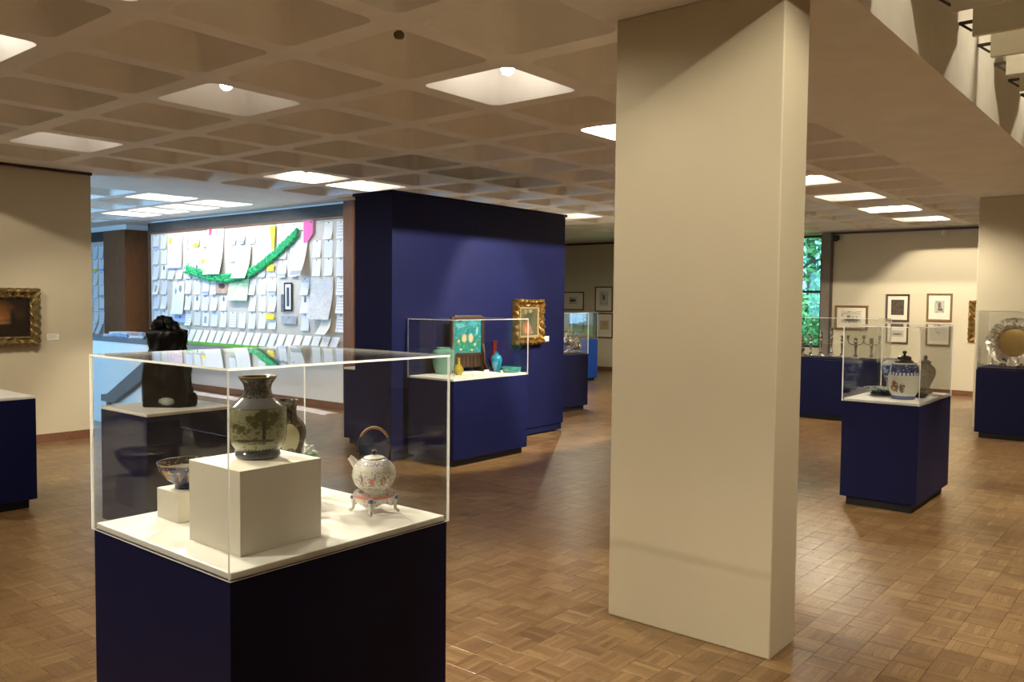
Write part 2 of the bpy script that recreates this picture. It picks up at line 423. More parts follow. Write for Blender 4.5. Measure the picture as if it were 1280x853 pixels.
# the ceiling well with its upstand and top
well = MB(); WT = 4.5
well.box(X0-.3, YW, ZC+.002, X1, YW+.12, WT); well.box(X0-.3, -2.32, ZC+.002, X1, -2.2, WT)
well.box(X1, -2.4, ZC-.01, X1+.2, YW+.15, WT); well.box(X0-.42, -2.4, ZC-.01, X0-.3, YW+.15, WT)
tag(well.build('trim_1', plain('well_paint', (.78, .74, .64), .7, var=.03)), 'cream upstand round the ceiling well', kind='structure')
tag(BOX(X0-.3, -2.4, WT, X1, YW+.15, WT+.1).build('ceiling_upper', m_ceil), kind='structure')

# columns
def column(x0, y0, x1, y1):
    return tag(BOX(x0, y0, 0, x1, y1, ZC-.001).build('column', m_wallpaint, bevel=.006), kind='structure')
column(3.738, 1.503, 4.043, 2.392)
column(12.785, 1.503, 13.09, 2.392)

# walls
def wall(name, x0, y0, x1, y1, mat=m_wallpaint, z0=0, z1=ZC-.001): return tag(BOX(x0, y0, z0, x1, y1, z1).build(name, mat), kind='structure')
wall('wall_left', X0, 10.12, 4.525, 10.30)
wall('wall_rear', X0-.2, Y0, X0, 10.3)
wall('wall_right', X0-.2, Y0-.2, X1+.2, Y0)
bw = X1
wb = MB(); wb.box(bw, Y0, 0, bw+.2, 5.98, ZC-.001); wb.box(bw, 9.4, 0, bw+.2, 15, ZC-.001); wb.box(bw, 5.98, 0, bw+.2, 9.4, .77); wb.box(bw, 5.98, 3.06, bw+.2, 9.4, ZC-.001)
tag(wb.build('wall_back', m_wallpaint), kind='structure')
wall('wall_hall', 8.09, 9.60, 12.4, 15.57, m_whitewall)
wall('wall_hall_far', 8.09, 16.57, 12.4, Y1, m_whitewall)
wall('wall_hall_end', X0, Y1, 12.4, Y1+.2, m_whitewall)
wall('wall_passage', 10.2, 15.57, 10.3, 16.57, plain('grey_panel', (.42, .42, .40), .4))
wall('wall_north', 12.4, 14.8, X1+.2, 15, m_wallpaint)
wl = MB(); wl.box(.3, 10.3, 0, .5, 11.3, ZC-.001); wl.box(.3, 15.9, 0, .5, Y1, ZC-.001); wl.box(.3, 11.3, 0, .5, 15.9, .8); wl.box(.3, 11.3, 2.98, .5, 15.9, ZC-.001)
tag(wl.build('wall_hall_window', m_whitewall), kind='structure')
wf = MB()
for y in (11.3, 12.8, 14.35, 15.84): wf.box(.36, y, .8, .44, y+.06, 2.98)
wf.box(.36, 11.3, .8, .44, 15.9, .86); wf.box(.36, 11.3, 2.92, .44, 15.9, 2.98)
win2 = tag(wf.build('window_2', m_dark), kind='structure')
for y in (11.36, 12.86, 14.41): BOX(.395, y, .86, .403, y+1.43, 2.92).build('pane', m_clearglass, win2)
# trims and baseboards
tag(BOX(X0, 10.085, 3.075, 4.53, 10.12, ZC-.002).build('trim_2', m_trim), kind='structure')
tag(BOX(X1-.03, Y0, 3.045, X1, 5.78, 3.085).build('trim_3', m_trim), kind='structure')
tag(BOX(X1-.03, 9.4, 3.045, X1, 14.8, 3.085).build('trim_4', m_trim), kind='structure')
tag(BOX(X0, 10.10, 0, 4.525, 10.119, .10).build('baseboard_left', m_base), kind='structure')
tag(BOX(X1-.018, Y0, 0, X1-.001, 5.78, .10).build('baseboard_back', m_base), kind='structure')
tag(BOX(X1-.018, 9.4, 0, X1-.001, 14.8, .10).build('baseboard_north', m_base), kind='structure')
tag(BOX(8.065, 9.62, 0, 8.089, 15.57, .11).build('baseboard_hall', m_base), kind='structure')
# window beside the picture wall, with dark pilaster
tag(BOX(X1-.06, 5.80, 0, X1-.001, 5.98, 3.09).build('trim_5', plain('pilaster', (.20, .165, .13), .6)), kind='structure')
tag(BOX(X1-.075, 5.765, 0, X1-.001, 5.80, 3.09).build('trim_6', m_trim), kind='structure')
wf = MB()
for y in (5.98, 7.08, 8.22, 9.34): wf.box(X1+.04, y, .77, X1+.12, y+.05, 3.06)
for z in (.77, 1.88, 3.0): wf.box(X1+.04, 5.98, z, X1+.12, 9.4, z+.05)
win = tag(wf.build('window_1', m_dark), kind='structure')
for y in (6.03, 7.13, 8.27):
    for z in (.82, 1.93): BOX(X1+.075, y, z, X1+.083, y+1.06, z+1.065).build('pane', m_glass, win)
tag(BOX(X1+.2, -20, -.4, 60, 40, -.3).build('ground', plain('lawn', (.10, .22, .05), .9, var=.3)), kind='structure')

# bulletin wall joinery
HX = 8.07
tag(BOX(HX-.02, 9.85, 2.885, HX+.019, 15.585, 3.07).build('trim_7', m_greywood), kind='structure')
tag(BOX(HX-.03, 9.83, 2.86, HX+.019, 15.585, 2.885).build('trim_8', m_base), kind='structure')
tag(BOX(HX-.04, 9.60, .112, HX+.019, 9.83, ZC-.004).build('trim_9', m_doorwood), kind='structure')
tag(BOX(HX-.03, 15.565, .9, HX+.019, 15.61, 3.07).build('trim_10', m_trim), kind='structure')
wp = tag(BOX(HX-.03, 16.56, 0, HX+.019, 17.44, 3.0).build('trim_11', m_doorwood), kind='structure')
tag(BOX(HX-.03, 16.535, 0, 9.6, 16.56, 3.0).build('trim_12', m_doorwood), kind='structure')
tag(BOX(HX-.02, 17.44, 2.80, HX+.019, Y1, 3.0).build('trim_13', m_greywood), kind='structure')

# ------------------------------------------------------------------ lamps
def in_frame(P):
    d = Vector(P)-CAMP; z = d.dot(fw)
    if z < .1: return False
    x = 640+FPX*d.dot(rt)/z; y = 426.5-FPX*d.dot(up)/z
    return 0 <= x <= 1280 and 0 <= y <= 853
def lamp(label, loc, target, power, cone=70, col=WARM, glow=0, group=None, blend=.5, rad=.035, name='coffer_spot'):
    loc = Vector(loc); d = (Vector(target)-loc).normalized()
    t = thing('spotlight', label, 'lamp', loc, 0, group)
    q = d.to_track_quat('-Z', 'Y').to_euler()
    b = MB(); b.lathe([(.02, .12), (.042, .11), (.048, .02), (.05, 0), (.046, 0), (.044, .012)], 16, caps=False); b.lathe([(.001, .121), (.02, .12)], 16, caps=False)
    b.build('housing', m_white, t, True, (0, 0, 0), q)
    e = MB(); e.lathe([(.001, .004), (.043, .004)], 16, caps=False); e.build('lens', m_lens, t, False, (0, 0, 0), q)
    s = MB(); s.tube([(0, 0, .05), (0, 0, TOPS-loc.z if loc.z < TOPS else .6)], .008, 6); s.build('stem', m_dark, t)
    end = '' if in_frame(loc) else '_offscreen'
    l = bpy.data.lights.new(name+'_beam'+end, 'SPOT'); l.energy = power*SPOT; l.color = col; l.spot_size = math.radians(cone); l.spot_blend = blend; l.shadow_soft_size = rad
    o = bpy.data.objects.new(name+'_beam'+end, l); COL.objects.link(o); o.parent = t; o.location = d*.012; o.rotation_euler = q
    if glow:    # light the same lamp spills on the sides of its coffer
        l = bpy.data.lights.new(name+'_spill'+end, 'POINT'); l.energy = glow*GLOW; l.color = WHITE; l.shadow_soft_size = .06
        o = bpy.data.objects.new(name+'_spill'+end, l); COL.objects.link(o); o.parent = t; o.location = (.09, .09, .06)
    return t
HIGH = {(5, 1): 3.30, (7, 1): 3.30, (0, 6): 3.30, (13, 1): 3.28, (15, 1): 3.28}
def cof(i, j): return (CX0+i*PIT+.24, (CY0+j*PIT if j < 100 else BY0+(j-100)*PIT)+.20, HIGH.get((i, j), 3.17))
G1 = 'spotlights in the ceiling coffers'
LAMPS = [  # the coffers the photograph shows lit (or that continue their rows): coffer, target, power, cone, glow, light name
 ((3, 1), (2.4, 1.2, 0), 260, 100, 3.5, 'near_coffer_spot'), ((2, 3), (1.75, 2.5, 1.0), 760, 50, 1.0, 'case_coffer_spot'), ((0, 3), (1.8, 2.4, 1.0), 620, 50, 5, 'case_side_coffer_spot'), ((2, 6), (4.6, 9.0, 0), 160, 100, 1.2, 'wall_coffer_spot'),
 ((0, 1), (3.7, 1.9, 1.2), 160, 110, 5, 'edge_coffer_spot'), ((0, 6), (3.5, 10.1, 1.2), 200, 95, 0, 'picture_coffer_spot'),
 ((-2, 1), (.5, 2.6, 0), 420, 100, 0, 'rear_coffer_spot'), ((-2, 3), (3.0, 5.7, .9), 420, 80, 0, 'sculpture_coffer_spot'), ((-2, 6), (2.3, 7.4, .8), 420, 80, 0, 'plinth_coffer_spot'),
 ((5, 1), (6.5, 6.3, 1.4), 1250, 58, 12, 'partition_coffer_spot'), ((7, 1), (8.1, 6.3, 1.45), 1250, 58, 12, 'partition_end_coffer_spot'), ((9, 1), (7.75, 1.95, .9), 700, 40, 8, 'jar_coffer_spot'),
 ((11, 1), (12.2, 3.0, .6), 500, 120, 8, 'silver_coffer_spot'), ((13, 1), (17.0, 4.6, 1.2), 600, 90, 14, 'print_coffer_spot'), ((15, 1), (17.0, 3.2, 1.0), 300, 95, 8, 'print_end_coffer_spot'),
 ((5, 6), (8.0, 10.6, 1.8), 90, 90, 3, 'hall_edge_coffer_spot'), ((6, 6), (8.0, 11.2, 1.6), 90, 90, 4, 'hall_corner_coffer_spot'), ((11, 6), (11.9, 8.4, 0), 700, 158, 6, 'urn_coffer_spot'),
 ((5, 100), (8.05, 11.0, 1.5), 95, 120, 14, 'board_first_coffer_spot'), ((6, 100), (8.05, 11.3, 1.5), 60, 125, 10, 'board_second_coffer_spot'), ((6, 101), (8.05, 12.6, 1.5), 60, 125, 10, 'board_third_coffer_spot'), ((6, 102), (8.05, 13.6, 1.5), 60, 125, 10, 'board_fourth_coffer_spot'), ((6, 103), (8.05, 14.8, 1.5), 60, 125, 14, 'board_fifth_coffer_spot'),
]
for (c, tg, p, cone, glow, nm) in LAMPS:
    lamp('small white spotlight hanging inside a lit ceiling coffer', cof(*c), tg, p, cone, COOL if c[1] >= 100 else WARM, glow, G1, rad=.012 if c in HIGH else .035, blend=.3 if c in HIGH else .5, name=nm)
# the lamps behind the baffles that draw the light arcs on the upstand and the patches on the floor
for (x, y, tg, p, cone, nm) in [(6.6, -.2, (5.6, .5, 0), 800, 80, 'well_floor_spot'), (9.6, .1, (9.0, .5, 0), 800, 85, 'well_far_floor_spot'), (6.9, .2, (7.0, 1.34, 3.4), 55, 110, 'well_upstand_spot'), (9.4, .3, (9.0, 1.34, 3.3), 55, 110, 'well_far_upstand_spot'), (4.6, .2, (4.6, 1.34, 3.4), 45, 110, 'well_near_upstand_spot'), (2.5, -.4, (3.9, 1.5, 1.2), 500, 60, 'well_column_spot')]:
    lamp('small white spotlight hanging in the ceiling well above the baffles', (x, y, 3.95), tg, p, cone, WARM, 0, 'spotlights in the ceiling well', name=nm)

# ------------------------------------------------------------------ baffles in the ceiling well
m_baffle = plain('baffle_paint', (.72, .68, .56), .7, var=.03)
for k in range(-3, 14):
    x = 5.67+.605*k
    t = thing('ceiling_baffle', 'cream baffle board hung across the ceiling well', 'baffle', (x, -.4, 3.43), 0, 'baffles across the ceiling well')
    BOX(-.02, -1.75, 0, .02, 1.65, .34).build('board', m_baffle, t, bevel=.003)
    b = MB(); b.bar((0, 1.65, .10), (0, 1.733, .10), .02, .02); b.bar((0, 1.655, .04), (0, 1.73, .10), .015, .015); b.build('bracket', m_steel, t)

# ------------------------------------------------------------------ display cases and plinths
DK = .883
def case(label, x0, y0, x1, y1, top=None, body=m_blue, deck=DK, over=.0, group=None, white=True, kick=.07, T=.007):
    cx, cy = (x0+x1)/2, (y0+y1)/2; hx, hy = (x1-x0)/2, (y1-y0)/2
    t = thing('display_case' if top else 'plinth', label, 'display case' if top else 'plinth', (cx, cy, 0), 0, group)
    ins = .012 if top else 0
    BOX(-hx+over, -hy+over, kick, hx-over, hy-over, deck-.022).build('plinth_body', body, t, bevel=.003)
    BOX(-hx+.045, -hy+.045, 0, hx-.045, hy-.045, kick).build('toe_kick', m_kick, t)
    BOX(-hx+ins, -hy+ins, deck-.022, hx-ins, hy-ins, deck).build('deck', m_white if white else body, t, bevel=.004)
    if top:
        z0 = deck-.0215
        e = 1
        def pane(a, ms): BOX(*a, ms=ms).build('acrylic_pane', [m_acr, m_edge], t)
        X_, Y_ = hx, hy
        pane((-X_, -Y_, z0, X_, -Y_+T, top-T), [1, 1, 0, 0, 1, 1]); pane((-X_, Y_-T, z0, X_, Y_, top-T), [1, 1, 0, 0, 1, 1])
        pane((-X_, -Y_+T, z0, -X_+T, Y_-T, top-T), [1, 1, 1, 1, 0, 0]); pane((X_-T, -Y_+T, z0, X_, Y_-T, top-T), [1, 1, 1, 1, 0, 0])
        pane((-X_, -Y_, top-T, X_, Y_, top), [0, 0, 1, 1, 1, 1])
    return t
case('navy plinth case holding a teapot, vases and a bowl under clear acrylic', 1.299, 2.084, 2.188, 2.934, 1.465, over=.006)
case('navy plinth with white top carrying the black sculpture', 2.765, 5.41, 3.42, 6.07)
case('navy plinth with bare white top before the dark framed painting', 1.88, 7.04, 2.705, 7.88)
case('navy plinth with white top standing behind the blue partition', 6.235, 7.0, 7.0, 7.62)
case('blue plinth case with table screen and small vases against the partition', 6.008, 5.672, 7.185, 6.325, 1.47, m_blue, over=.004)
case('navy plinth case with blue and white covered jar', 7.108, 1.70, 8.19, 2.298, 1.485, over=.004)
case('navy plinth case with silver candlesticks beside the tall window', 12.12, 3.45, 12.75, 4.80, 1.465, m_blue, white=False)
case('navy plinth case with round silver gilt dish by the column', 11.85, .95, 12.6, 2.19, 1.595, m_blue, white=False)
case('navy plinth case with silver coffee urn beyond the partition', 9.6, 7.31, 10.75, 7.98, 1.49, white=False)
case('bright blue plinth case near the small framed prints', 13.9, 9.87, 14.86, 10.55, 1.44, m_brightblue, white=False)

# ------------------------------------------------------------------ free-standing blue partition
t = thing('partition', 'tall free-standing blue partition wall with hung gilt picture', 'partition', (7.3, 6.64, 0))
BOX(-1.485, -.285, .10, 1.485, .285, 2.735).build('panel', m_blue, t)
BOX(-1.47, -.27, .02, 1.47, .27, .095).build('base_board', m_blue, t)
BOX(-1.40, -.20, 0, 1.40, .20, .02).build('toe_kick', m_kick, t)
BOX(-1.505, -.305, 2.735, 1.505, .305, 2.765).build('cap', m_blue, t, bevel=.003)

# ------------------------------------------------------------------ the front case: risers and ceramics
def riser(label, x0, y0, x1, y1, h, base=DK):
    o = BOX(-(x1-x0)/2, -(y1-y0)/2, 0, (x1-x0)/2, (y1-y0)/2, h).build('riser', m_riser, None, False, ((x0+x1)/2, (y0+y1)/2, base), bevel=.002)
    return tag(o, label, 'display block')
riser('large cream display block under the green landscape vase', 1.412, 2.206, 1.712, 2.495, .26)
riser('small cream display block under the blue bowl', 1.488, 2.70, 1.64, 2.845, .105)
riser('cream display block behind the large block, under a dark flowered vase', 1.815, 2.58, 1.985, 2.745, .158)

def pot(name, label, cat, loc, prof, mat, n=40, smooth=True, group=None, inner=True, sx=1, sy=1, rz=0, disp=None):
    """thrown vessel: outer profile from foot to lip, then the inside wall"""
    p = [(max(.001, prof[0][0]-.004), prof[0][1]+.003)] + list(prof)
    if inner:
        for (r, z) in reversed(prof[len(prof)//3:]): p.append((max(.002, r-.006), z-.001 if (r, z) == prof[-1] else z))
        p.append((.001, p[-1][1]))
    m = MB(); m.lathe([(.001, prof[0][1]+.003)]+p, n, sx=sx, sy=sy, caps=False, disp=disp)
    o = m.build(name, mat, None, smooth, loc, (0, 0, rz)); tag(o, label, cat, group); return o
def sm(prof, k=3):
    """Catmull-Rom refinement of a profile"""
    out = []; N = len(prof)
    for i in range(N-1):
        p0, p1, p2, p3 = prof[max(0, i-1)], prof[i], prof[i+1], prof[min(N-1, i+2)]
        for s in range(k):
            u = s/k
            out.append(tuple(.5*((2*p1[a])+(-p0[a]+p2[a])*u+(2*p0[a]-5*p1[a]+4*p2[a]-p3[a])*u*u+(-p0[a]+3*p1[a]-3*p2[a]+p3[a])*u**3) for a in (0, 1)))
    out.append(prof[-1]); return [(max(.001, r), z) for r, z in out]

# green landscape vase on the large block
H1 = .266
mat_v1 = ceramic('landscape_glaze', H1,
    [(0, (.085, .09, .10)), (.105, (.03, .03, .028)), (.125, (.27, .28, .17)), (.615, (.03, .03, .03)), (.625, (.13, .14, .155)), (.74, (.055, .052, .045)), (.965, (.09, .05, .025)), (.985, (.62, .56, .42))],
    [(.13, .61, 'noise', 5, .52, (.19, .20, .11)), (.34, .61, 'noise', 11, .54, (.14, .135, .055)), (.13, .45, 'noise', 22, .56, (.12, .11, .05)), (.13, .61, 'noise', 34, .60, (.075, .07, .03)),
     (.36, .64, 'blob', (-1.92, .62, 26), .46, (.075, .078, .025)), (.14, .56, 'blob', (-1.95, .06, 16), .42, (.05, .042, .018)), (.30, .46, 'blob', (-2.75, .5, 24), .50, (.11, .10, .045)), (.13, .20, 'noise', 9, .40, (.34, .36, .22)), (.22, .27, 'blob', (-2.35, .75, 20), .40, (.08, .07, .03)),
     (.74, .965, 'vor', 70, .36, (.13, .13, .125)), (.74, .965, 'noise', 60, .52, (.012, .012, .012)), (.112, .14, 'petal', 44, 0, (.04, .04, .035)), (.0, .1, 'vor', 80, .25, (.17, .18, .2))], .10, .8)
pot('vase', 'grey vase painted with a green landscape on the large display block', 'vase', (1.585, 2.372, DK+.26),
    sm([(.066, 0), (.072, .008), (.070, .018), (.066, .024), (.072, .030), (.088, .055), (.092, .085), (.0935, .13), (.092, .160), (.086, .170), (.062, .190), (.047, .205), (.043, .222), (.046, .240), (.057, .256), (.062, .266)], 3), mat_v1)

# dark flowered vase with pale medallion
H2 = .24
mat_v2 = ceramic('flowered_glaze', H2, [(0, (.055, .042, .028)), (.97, (.02, .014, .01))],
    [(.03, .95, 'vor', 46, .34, (.20, .155, .085)), (.03, .95, 'line', 30, .05, (.025, .018, .012)), (.03, .95, 'noise', 26, .60, (.085, .10, .055)),
     (.05, .75, 'oval', (-1.98, .52, .40, .25), 0, (.46, .44, .27)), (.17, .28, 'blob', (-1.98, .40, 30), .50, (.10, .11, .05))], .12, .7)
pot('vase', 'dark brown flowered vase with a pale round medallion', 'vase', (1.90, 2.66, DK+.158),
    sm([(.048, 0), (.052, .012), (.060, .05), (.071, .09), (.074, .118), (.068, .145), (.052, .165), (.041, .18), (.038, .20), (.042, .225), (.047, .238)], 3), mat_v2)

# blue bowl
H3 = .092
mat_b = ceramic('bowl_glaze', H3, [(0, (.012, .02, .07)), (.22, (.018, .03, .11)), (.95, (.45, .33, .16))],
    [(.34, .80, 'noise', 11, .50, (.50, .38, .20)), (.34, .80, 'noise', 19, .57, (.50, .22, .10)), (.80, .95, 'vor', 50, .3, (.35, .30, .2))], .08, .9)
bowl = thing('bowl', 'deep blue bowl with painted flowers on the small display block', 'bowl', (1.562, 2.772, DK+.105))
b = MB(); b.lathe([(.001, .002), (.040, .002), (.042, 0), (.043, .012), (.046, .018), (.072, .035), (.092, .062), (.100, .088), (.101, .092)], 44, caps=False); b.build('body', mat_b, bowl, True)
b = MB(); b.lathe([(.101, .092), (.098, .091), (.089, .063), (.068, .038), (.04, .024), (.001, .022)], 44, caps=False)
b.build('inside', ceramic('bowl_inside', H3, [(0, (.55, .56, .52)), (.72, (.07, .055, .04))], [(.72, 1.1, 'vor', 46, .33, (.35, .30, .20)), (.25, .6, 'noise', 14, .62, (.30, .33, .34))]), bowl, True)

# little green and white porcelain sprig
sp = thing('porcelain_sprig', 'small green and white porcelain flower sprig behind the display block', 'figurine', (2.038, 2.695, DK))
b = MB(); b.lathe([(.022, 0), (.024, .01), (.014, .02), (.012, .15), (.018, .17)], 12); b.build('stem', plain('celadon', (.25, .45, .36), .2), sp, True)
b = MB()
for k in range(7):
    a = k*.9; b.ball((.018*math.cos(a), .018*math.sin(a), .175+.012*(k % 3)), .011, 8, 6, sc=(1, 1, .7))
b.build('blossom', plain('white_glaze', (.78, .82, .78), .12, coat=.6), sp, True)
b = MB()
for k in range(6):
    a = k*1.05+.4; b.ball((.026*math.cos(a), .026*math.sin(a), .165), .011, 8, 6, sc=(1, 1, .35))
b.build('leaf', plain('green_glaze', (.12, .42, .26), .15, coat=.5), sp, True)

# teapot on its warmer stand
mat_tp = ceramic('famille_rose', .13, [(0, (.82, .80, .74))],
    [(.12, .66, 'noise', 40, .545, (.36, .40, .33)), (.14, .64, 'noise', 52, .58, (.16, .20, .16)), (.14, .64, 'vor', 46, .16, (.42, .27, .26)), (.22, .50, 'blob', (-2.40, .13, 46), .45, (.62, .16, .14)), (.18, .58, 'blob', (-1.85, .15, 60), .52, (.45, .20, .10)), (.18, .58, 'blob', (-2.9, .18, 60), .52, (.30, .16, .22)), (.78, .88, 'line', 46, .10, (.40, .40, .50)), (.885, .90, 'all', 1, 0, (.30, .3, .38))], .1, .8)
S0 = Vector((2.052, 2.335, DK))
st = thing('teapot_stand', 'white porcelain warmer stand with red band under the teapot', 'stand', S0)
mat_st = ceramic('stand_glaze', .075, [(0, (.80, .78, .72)), (.76, (.58, .22, .19)), (.92, (.45, .45, .42))], [(.2, .74, 'vor', 40, .20, (.58, .20, .16)), (.2, .74, 'noise', 50, .58, (.20, .24, .30)), (.92, 1.2, 'vor', 60, .34, (.10, .13, .14))], .12, .7)
b = MB()
n = 60
def apron(a): return .050 - .016*abs(math.sin(2*a+.4))**2
prof_rows = [lambda a: (.068, apron(a)-.012), lambda a: (.0715, .048), lambda a: (.074, .056), lambda a: (.076, .066), lambda a: (.074, .073), lambda a: (.066, .0745), lambda a: (.055, .073), lambda a: (.052, .060)]
for fn in prof_rows:
    for k in range(n): a = 2*PI*k/n; r, z = fn(a); b.v.append((r*math.cos(a), r*math.sin(a), z))
for i in range(len(prof_rows)-1):
    for k in range(n): k2 = (k+1) % n; b.face([i*n+k, i*n+k2, (i+1)*n+k2, (i+1)*n+k])
b.build('bowl_ring', mat_st, st, True)
m_tleg = plain('leg_glaze', (.72, .71, .64), .15, coat=.6, var=.12, scale=60)
for k in range(4):
    a = math.radians(-141+90*k); c, s = math.cos(a), math.sin(a)
    b = MB(); b.tube([(.070*c, .070*s, .058), (.078*c, .078*s, .045), (.076*c, .076*s, .026), (.078*c, .078*s, .010), (.088*c, .088*s, .004), (.093*c, .093*s, .0045)], [.010, .0095, .007, .006, .006, .004], 8); b.build('leg', m_tleg, st, True)
    b = MB(); b.ball((.078*c, .078*s, .050), .010, 10, 6, sc=(1, 1, 1)); b.build('rosette', plain('rosette', (.10, .11, .26), .2), st, True)
tp = thing('teapot', 'round white flowered teapot with cane bail handle', 'teapot', S0+Vector((0, 0, .0745)), math.radians(0))
b = MB(); b.lathe(sm([(.040, 0), (.046, .003), (.050, .008), (.066, .022), (.078, .045), (.081, .064), (.077, .085), (.066, .104), (.050, .117), (.037, .122)], 3), 40); b.build('body', mat_tp, tp, True)
b = MB(); b.lathe(sm([(.040, .1205), (.039, .124), (.030, .129), (.014, .132), (.004, .1325)], 2), 28); ld = b.build('lid', plain('lid_glaze', (.80, .78, .72), .12, coat=.7), tp, True)
b = MB(); b.lathe([(.004, .131), (.005, .137), (.009, .142), (.008, .149), (.002, .152)], 14); b.build('knob', m_dark, ld, True)
b = MB(); b.tube([(.041*math.cos(2*PI*k/32), .041*math.sin(2*PI*k/32), .1215) for k in range(32)], .002, 6, closed=True); b.build('lid_rim', plain('bronze_rim', (.10, .06, .035), .35, .6), ld, True)
# handle plane runs across the picture: direction d
da = math.radians(129); d = Vector((math.cos(da), math.sin(da), 0))
b = MB(); b.tube([d*.058+Vector((0, 0, .085)), d*.074+Vector((0, 0, .105)), d*.084+Vector((0, 0, .117)), d*.092+Vector((0, 0, .124))], [.018, .0145, .012, .011], 12); b.build('spout', plain('spout_glaze', (.80, .78, .70), .12, coat=.7), tp, True)
b = MB(); b.ball(d*.093+Vector((0, 0, .126)), .0075, 8, 6); b.build('spout_tip', m_dark, tp, True)
arc = []
for k in range(17):
    a = PI*(-.02+1.04*k/16); arc.append(d*(.060*math.cos(a))+Vector((0, 0, .158+.076*math.sin(a))))
b = MB(); b.tube([arc[0], arc[1], arc[2], arc[3]], .0028, 6); b.tube(arc[13:], .0036, 6)
b.tube([d*.060+Vector((0, 0, .152)), d*.055+Vector((0, 0, .135)), d*.052+Vector((0, 0, .112))], .003, 6); b.tube([d*-.060+Vector((0, 0, .152)), d*-.055+Vector((0, 0, .135)), d*-.052+Vector((0, 0, .112))], .005, 6)
b.build('handle_mount', m_dark, tp, True)
b = MB(); b.tube(arc[3:14], [.0035]+[.0052]*9+[.004], 10); b.build('handle', wood('cane', (.20, .10, .03), (.36, .20, .07), 9, 1, .5, 0), tp, True)

# ------------------------------------------------------------------ black sculpture
sc_ = thing('sculpture', 'black carved stone sculpture with a knobbly top', 'sculpture', (3.09, 5.735, DK+.001), math.radians(-50))
def rock(seed, amp, fr):
    def f(a, z, r): return amp*noise.noise(Vector((math.cos(a)*fr, math.sin(a)*fr, z*fr*5+seed)))
    return f
b = MB()
prof = [(.165, 0), (.170, .02), (.168, .08), (.160, .16), (.158, .24), (.150, .32), (.140, .38), (.130, .41), (.131, .46), (.134, .52), (.120, .545), (.06, .555)]
pp = sm(prof, 4); nn = 56; base = len(b.v)
for (r, z) in pp:
    for k in range(nn):
        a = 2*PI*k/nn; q = (abs(math.cos(a))**5+abs(math.sin(a))**5)**(-1/5); rr = r*.93*q + .022*noise.noise(Vector((math.cos(a)*3, math.sin(a)*3, z*9))) + .008*noise.noise(Vector((math.cos(a)*11, math.sin(a)*11, z*34)))
        b.v.append((rr*math.cos(a), rr*math.sin(a)*.72, z))
for i in range(len(pp)-1):
    for k in range(nn): k2 = (k+1) % nn; b.face([i*nn+k, i*nn+k2, (i+1)*nn+k2, (i+1)*nn+k])
b.face(range((len(pp)-1)*nn, len(pp)*nn)); b.face(range(nn-1, -1, -1))
b.build('body', m_black, sc_, True)
b = MB(); rd = random.Random(3)
for (x, z, r) in [(-.045, .585, .055), (-.075, .555, .04), (.01, .60, .042), (-.03, .618, .032), (.05, .575, .035), (.075, .555, .03), (.03, .565, .03), (-.10, .53, .03), (.10, .53, .028)]:
    b.ball((x, rd.uniform(-.03, .03), z), r, 14, 10, disp=lambda p: .35*noise.noise(p*38))
b.build('crest', m_black, sc_, True)
b = MB(); b.ball((.04, -.125, .045), .05, 16, 8, sc=(1.15, .35, .55), disp=lambda p: .12*noise.noise(p*30)); b.build('pale_patch', plain('pale_stone', (.30, .31, .29), .5, var=.4, scale=40), sc_, True)
b = MB(); b.ball((.175, .0, .045), .05, 14, 9, sc=(.8, .9, 1.1), disp=lambda p: .3*noise.noise(p*30)); b.ball((.165, -.05, .02), .03, 10, 8); b.build('foot_rock', m_black, sc_, True)

# ------------------------------------------------------------------ objects in the blue case
g6 = lambda name, c, coat=.7: plain(name, c, .1, 0, coat, var=.15, scale=14)
pot('vase', 'pale green celadon jar beside the table screen', 'vase', (6.40, 6.19, DK), sm([(.085, 0), (.088, .01), (.105, .06), (.122, .15), (.128, .21), (.118, .245), (.092, .262), (.078, .268), (.082, .28)], 3), g6('celadon_glaze', (.11, .26, .21)))
pot('vase', 'small yellow bottle vase with a narrow neck', 'vase', (6.42, 5.99, DK), sm([(.030, 0), (.036, .006), (.034, .014), (.048, .04), (.050, .065), (.038, .09), (.018, .11), (.014, .13), (.014, .165), (.018, .18)], 3), g6('yellow_glaze', (.36, .27, .018)))
pot('vase', 'turquoise blue ovoid vase beside the red one', 'vase', (7.02, 5.985, DK), sm([(.032, 0), (.035, .01), (.048, .05), (.062, .11), (.060, .15), (.042, .18), (.024, .19), (.022, .20), (.028, .212)], 3), g6('turquoise_glaze', (.014, .17, .29)))
pot('vase', 'tall dark red bottle vase in the blue case', 'vase', (7.105, 6.09, DK), sm([(.040, 0), (.044, .012), (.052, .06), (.062, .11), (.056, .15), (.034, .19), (.026, .23), (.026, .30), (.030, .335)], 3), g6('oxblood_glaze', (.13, .014, .012)))
pot('dish', 'low round turquoise dish at the end of the blue case', 'dish', (7.06, 5.81, DK), [(.085, 0), (.10, .006), (.108, .03), (.112, .056), (.108, .062)], g6('dish_glaze', (.024, .18, .17)))
tsx, tsy = 6.765, 6.19
m_rose = wood('rosewood', (.018, .009, .006), (.048, .024, .013), 4, 2)
ts = thing('table_screen', 'carved dark wood table screen with a turquoise bird panel', 'table screen', (tsx, tsy, DK), math.radians(-10))
b = MB()
for x in (-.205, .205): b.box(x-.018, -.02, .03, x+.018, .02, .60)
for z in (.18, .585): b.box(-.187, -.016, z, .187, .016, z+.03)
b.build('frame', m_rose, ts, bevel=.003)
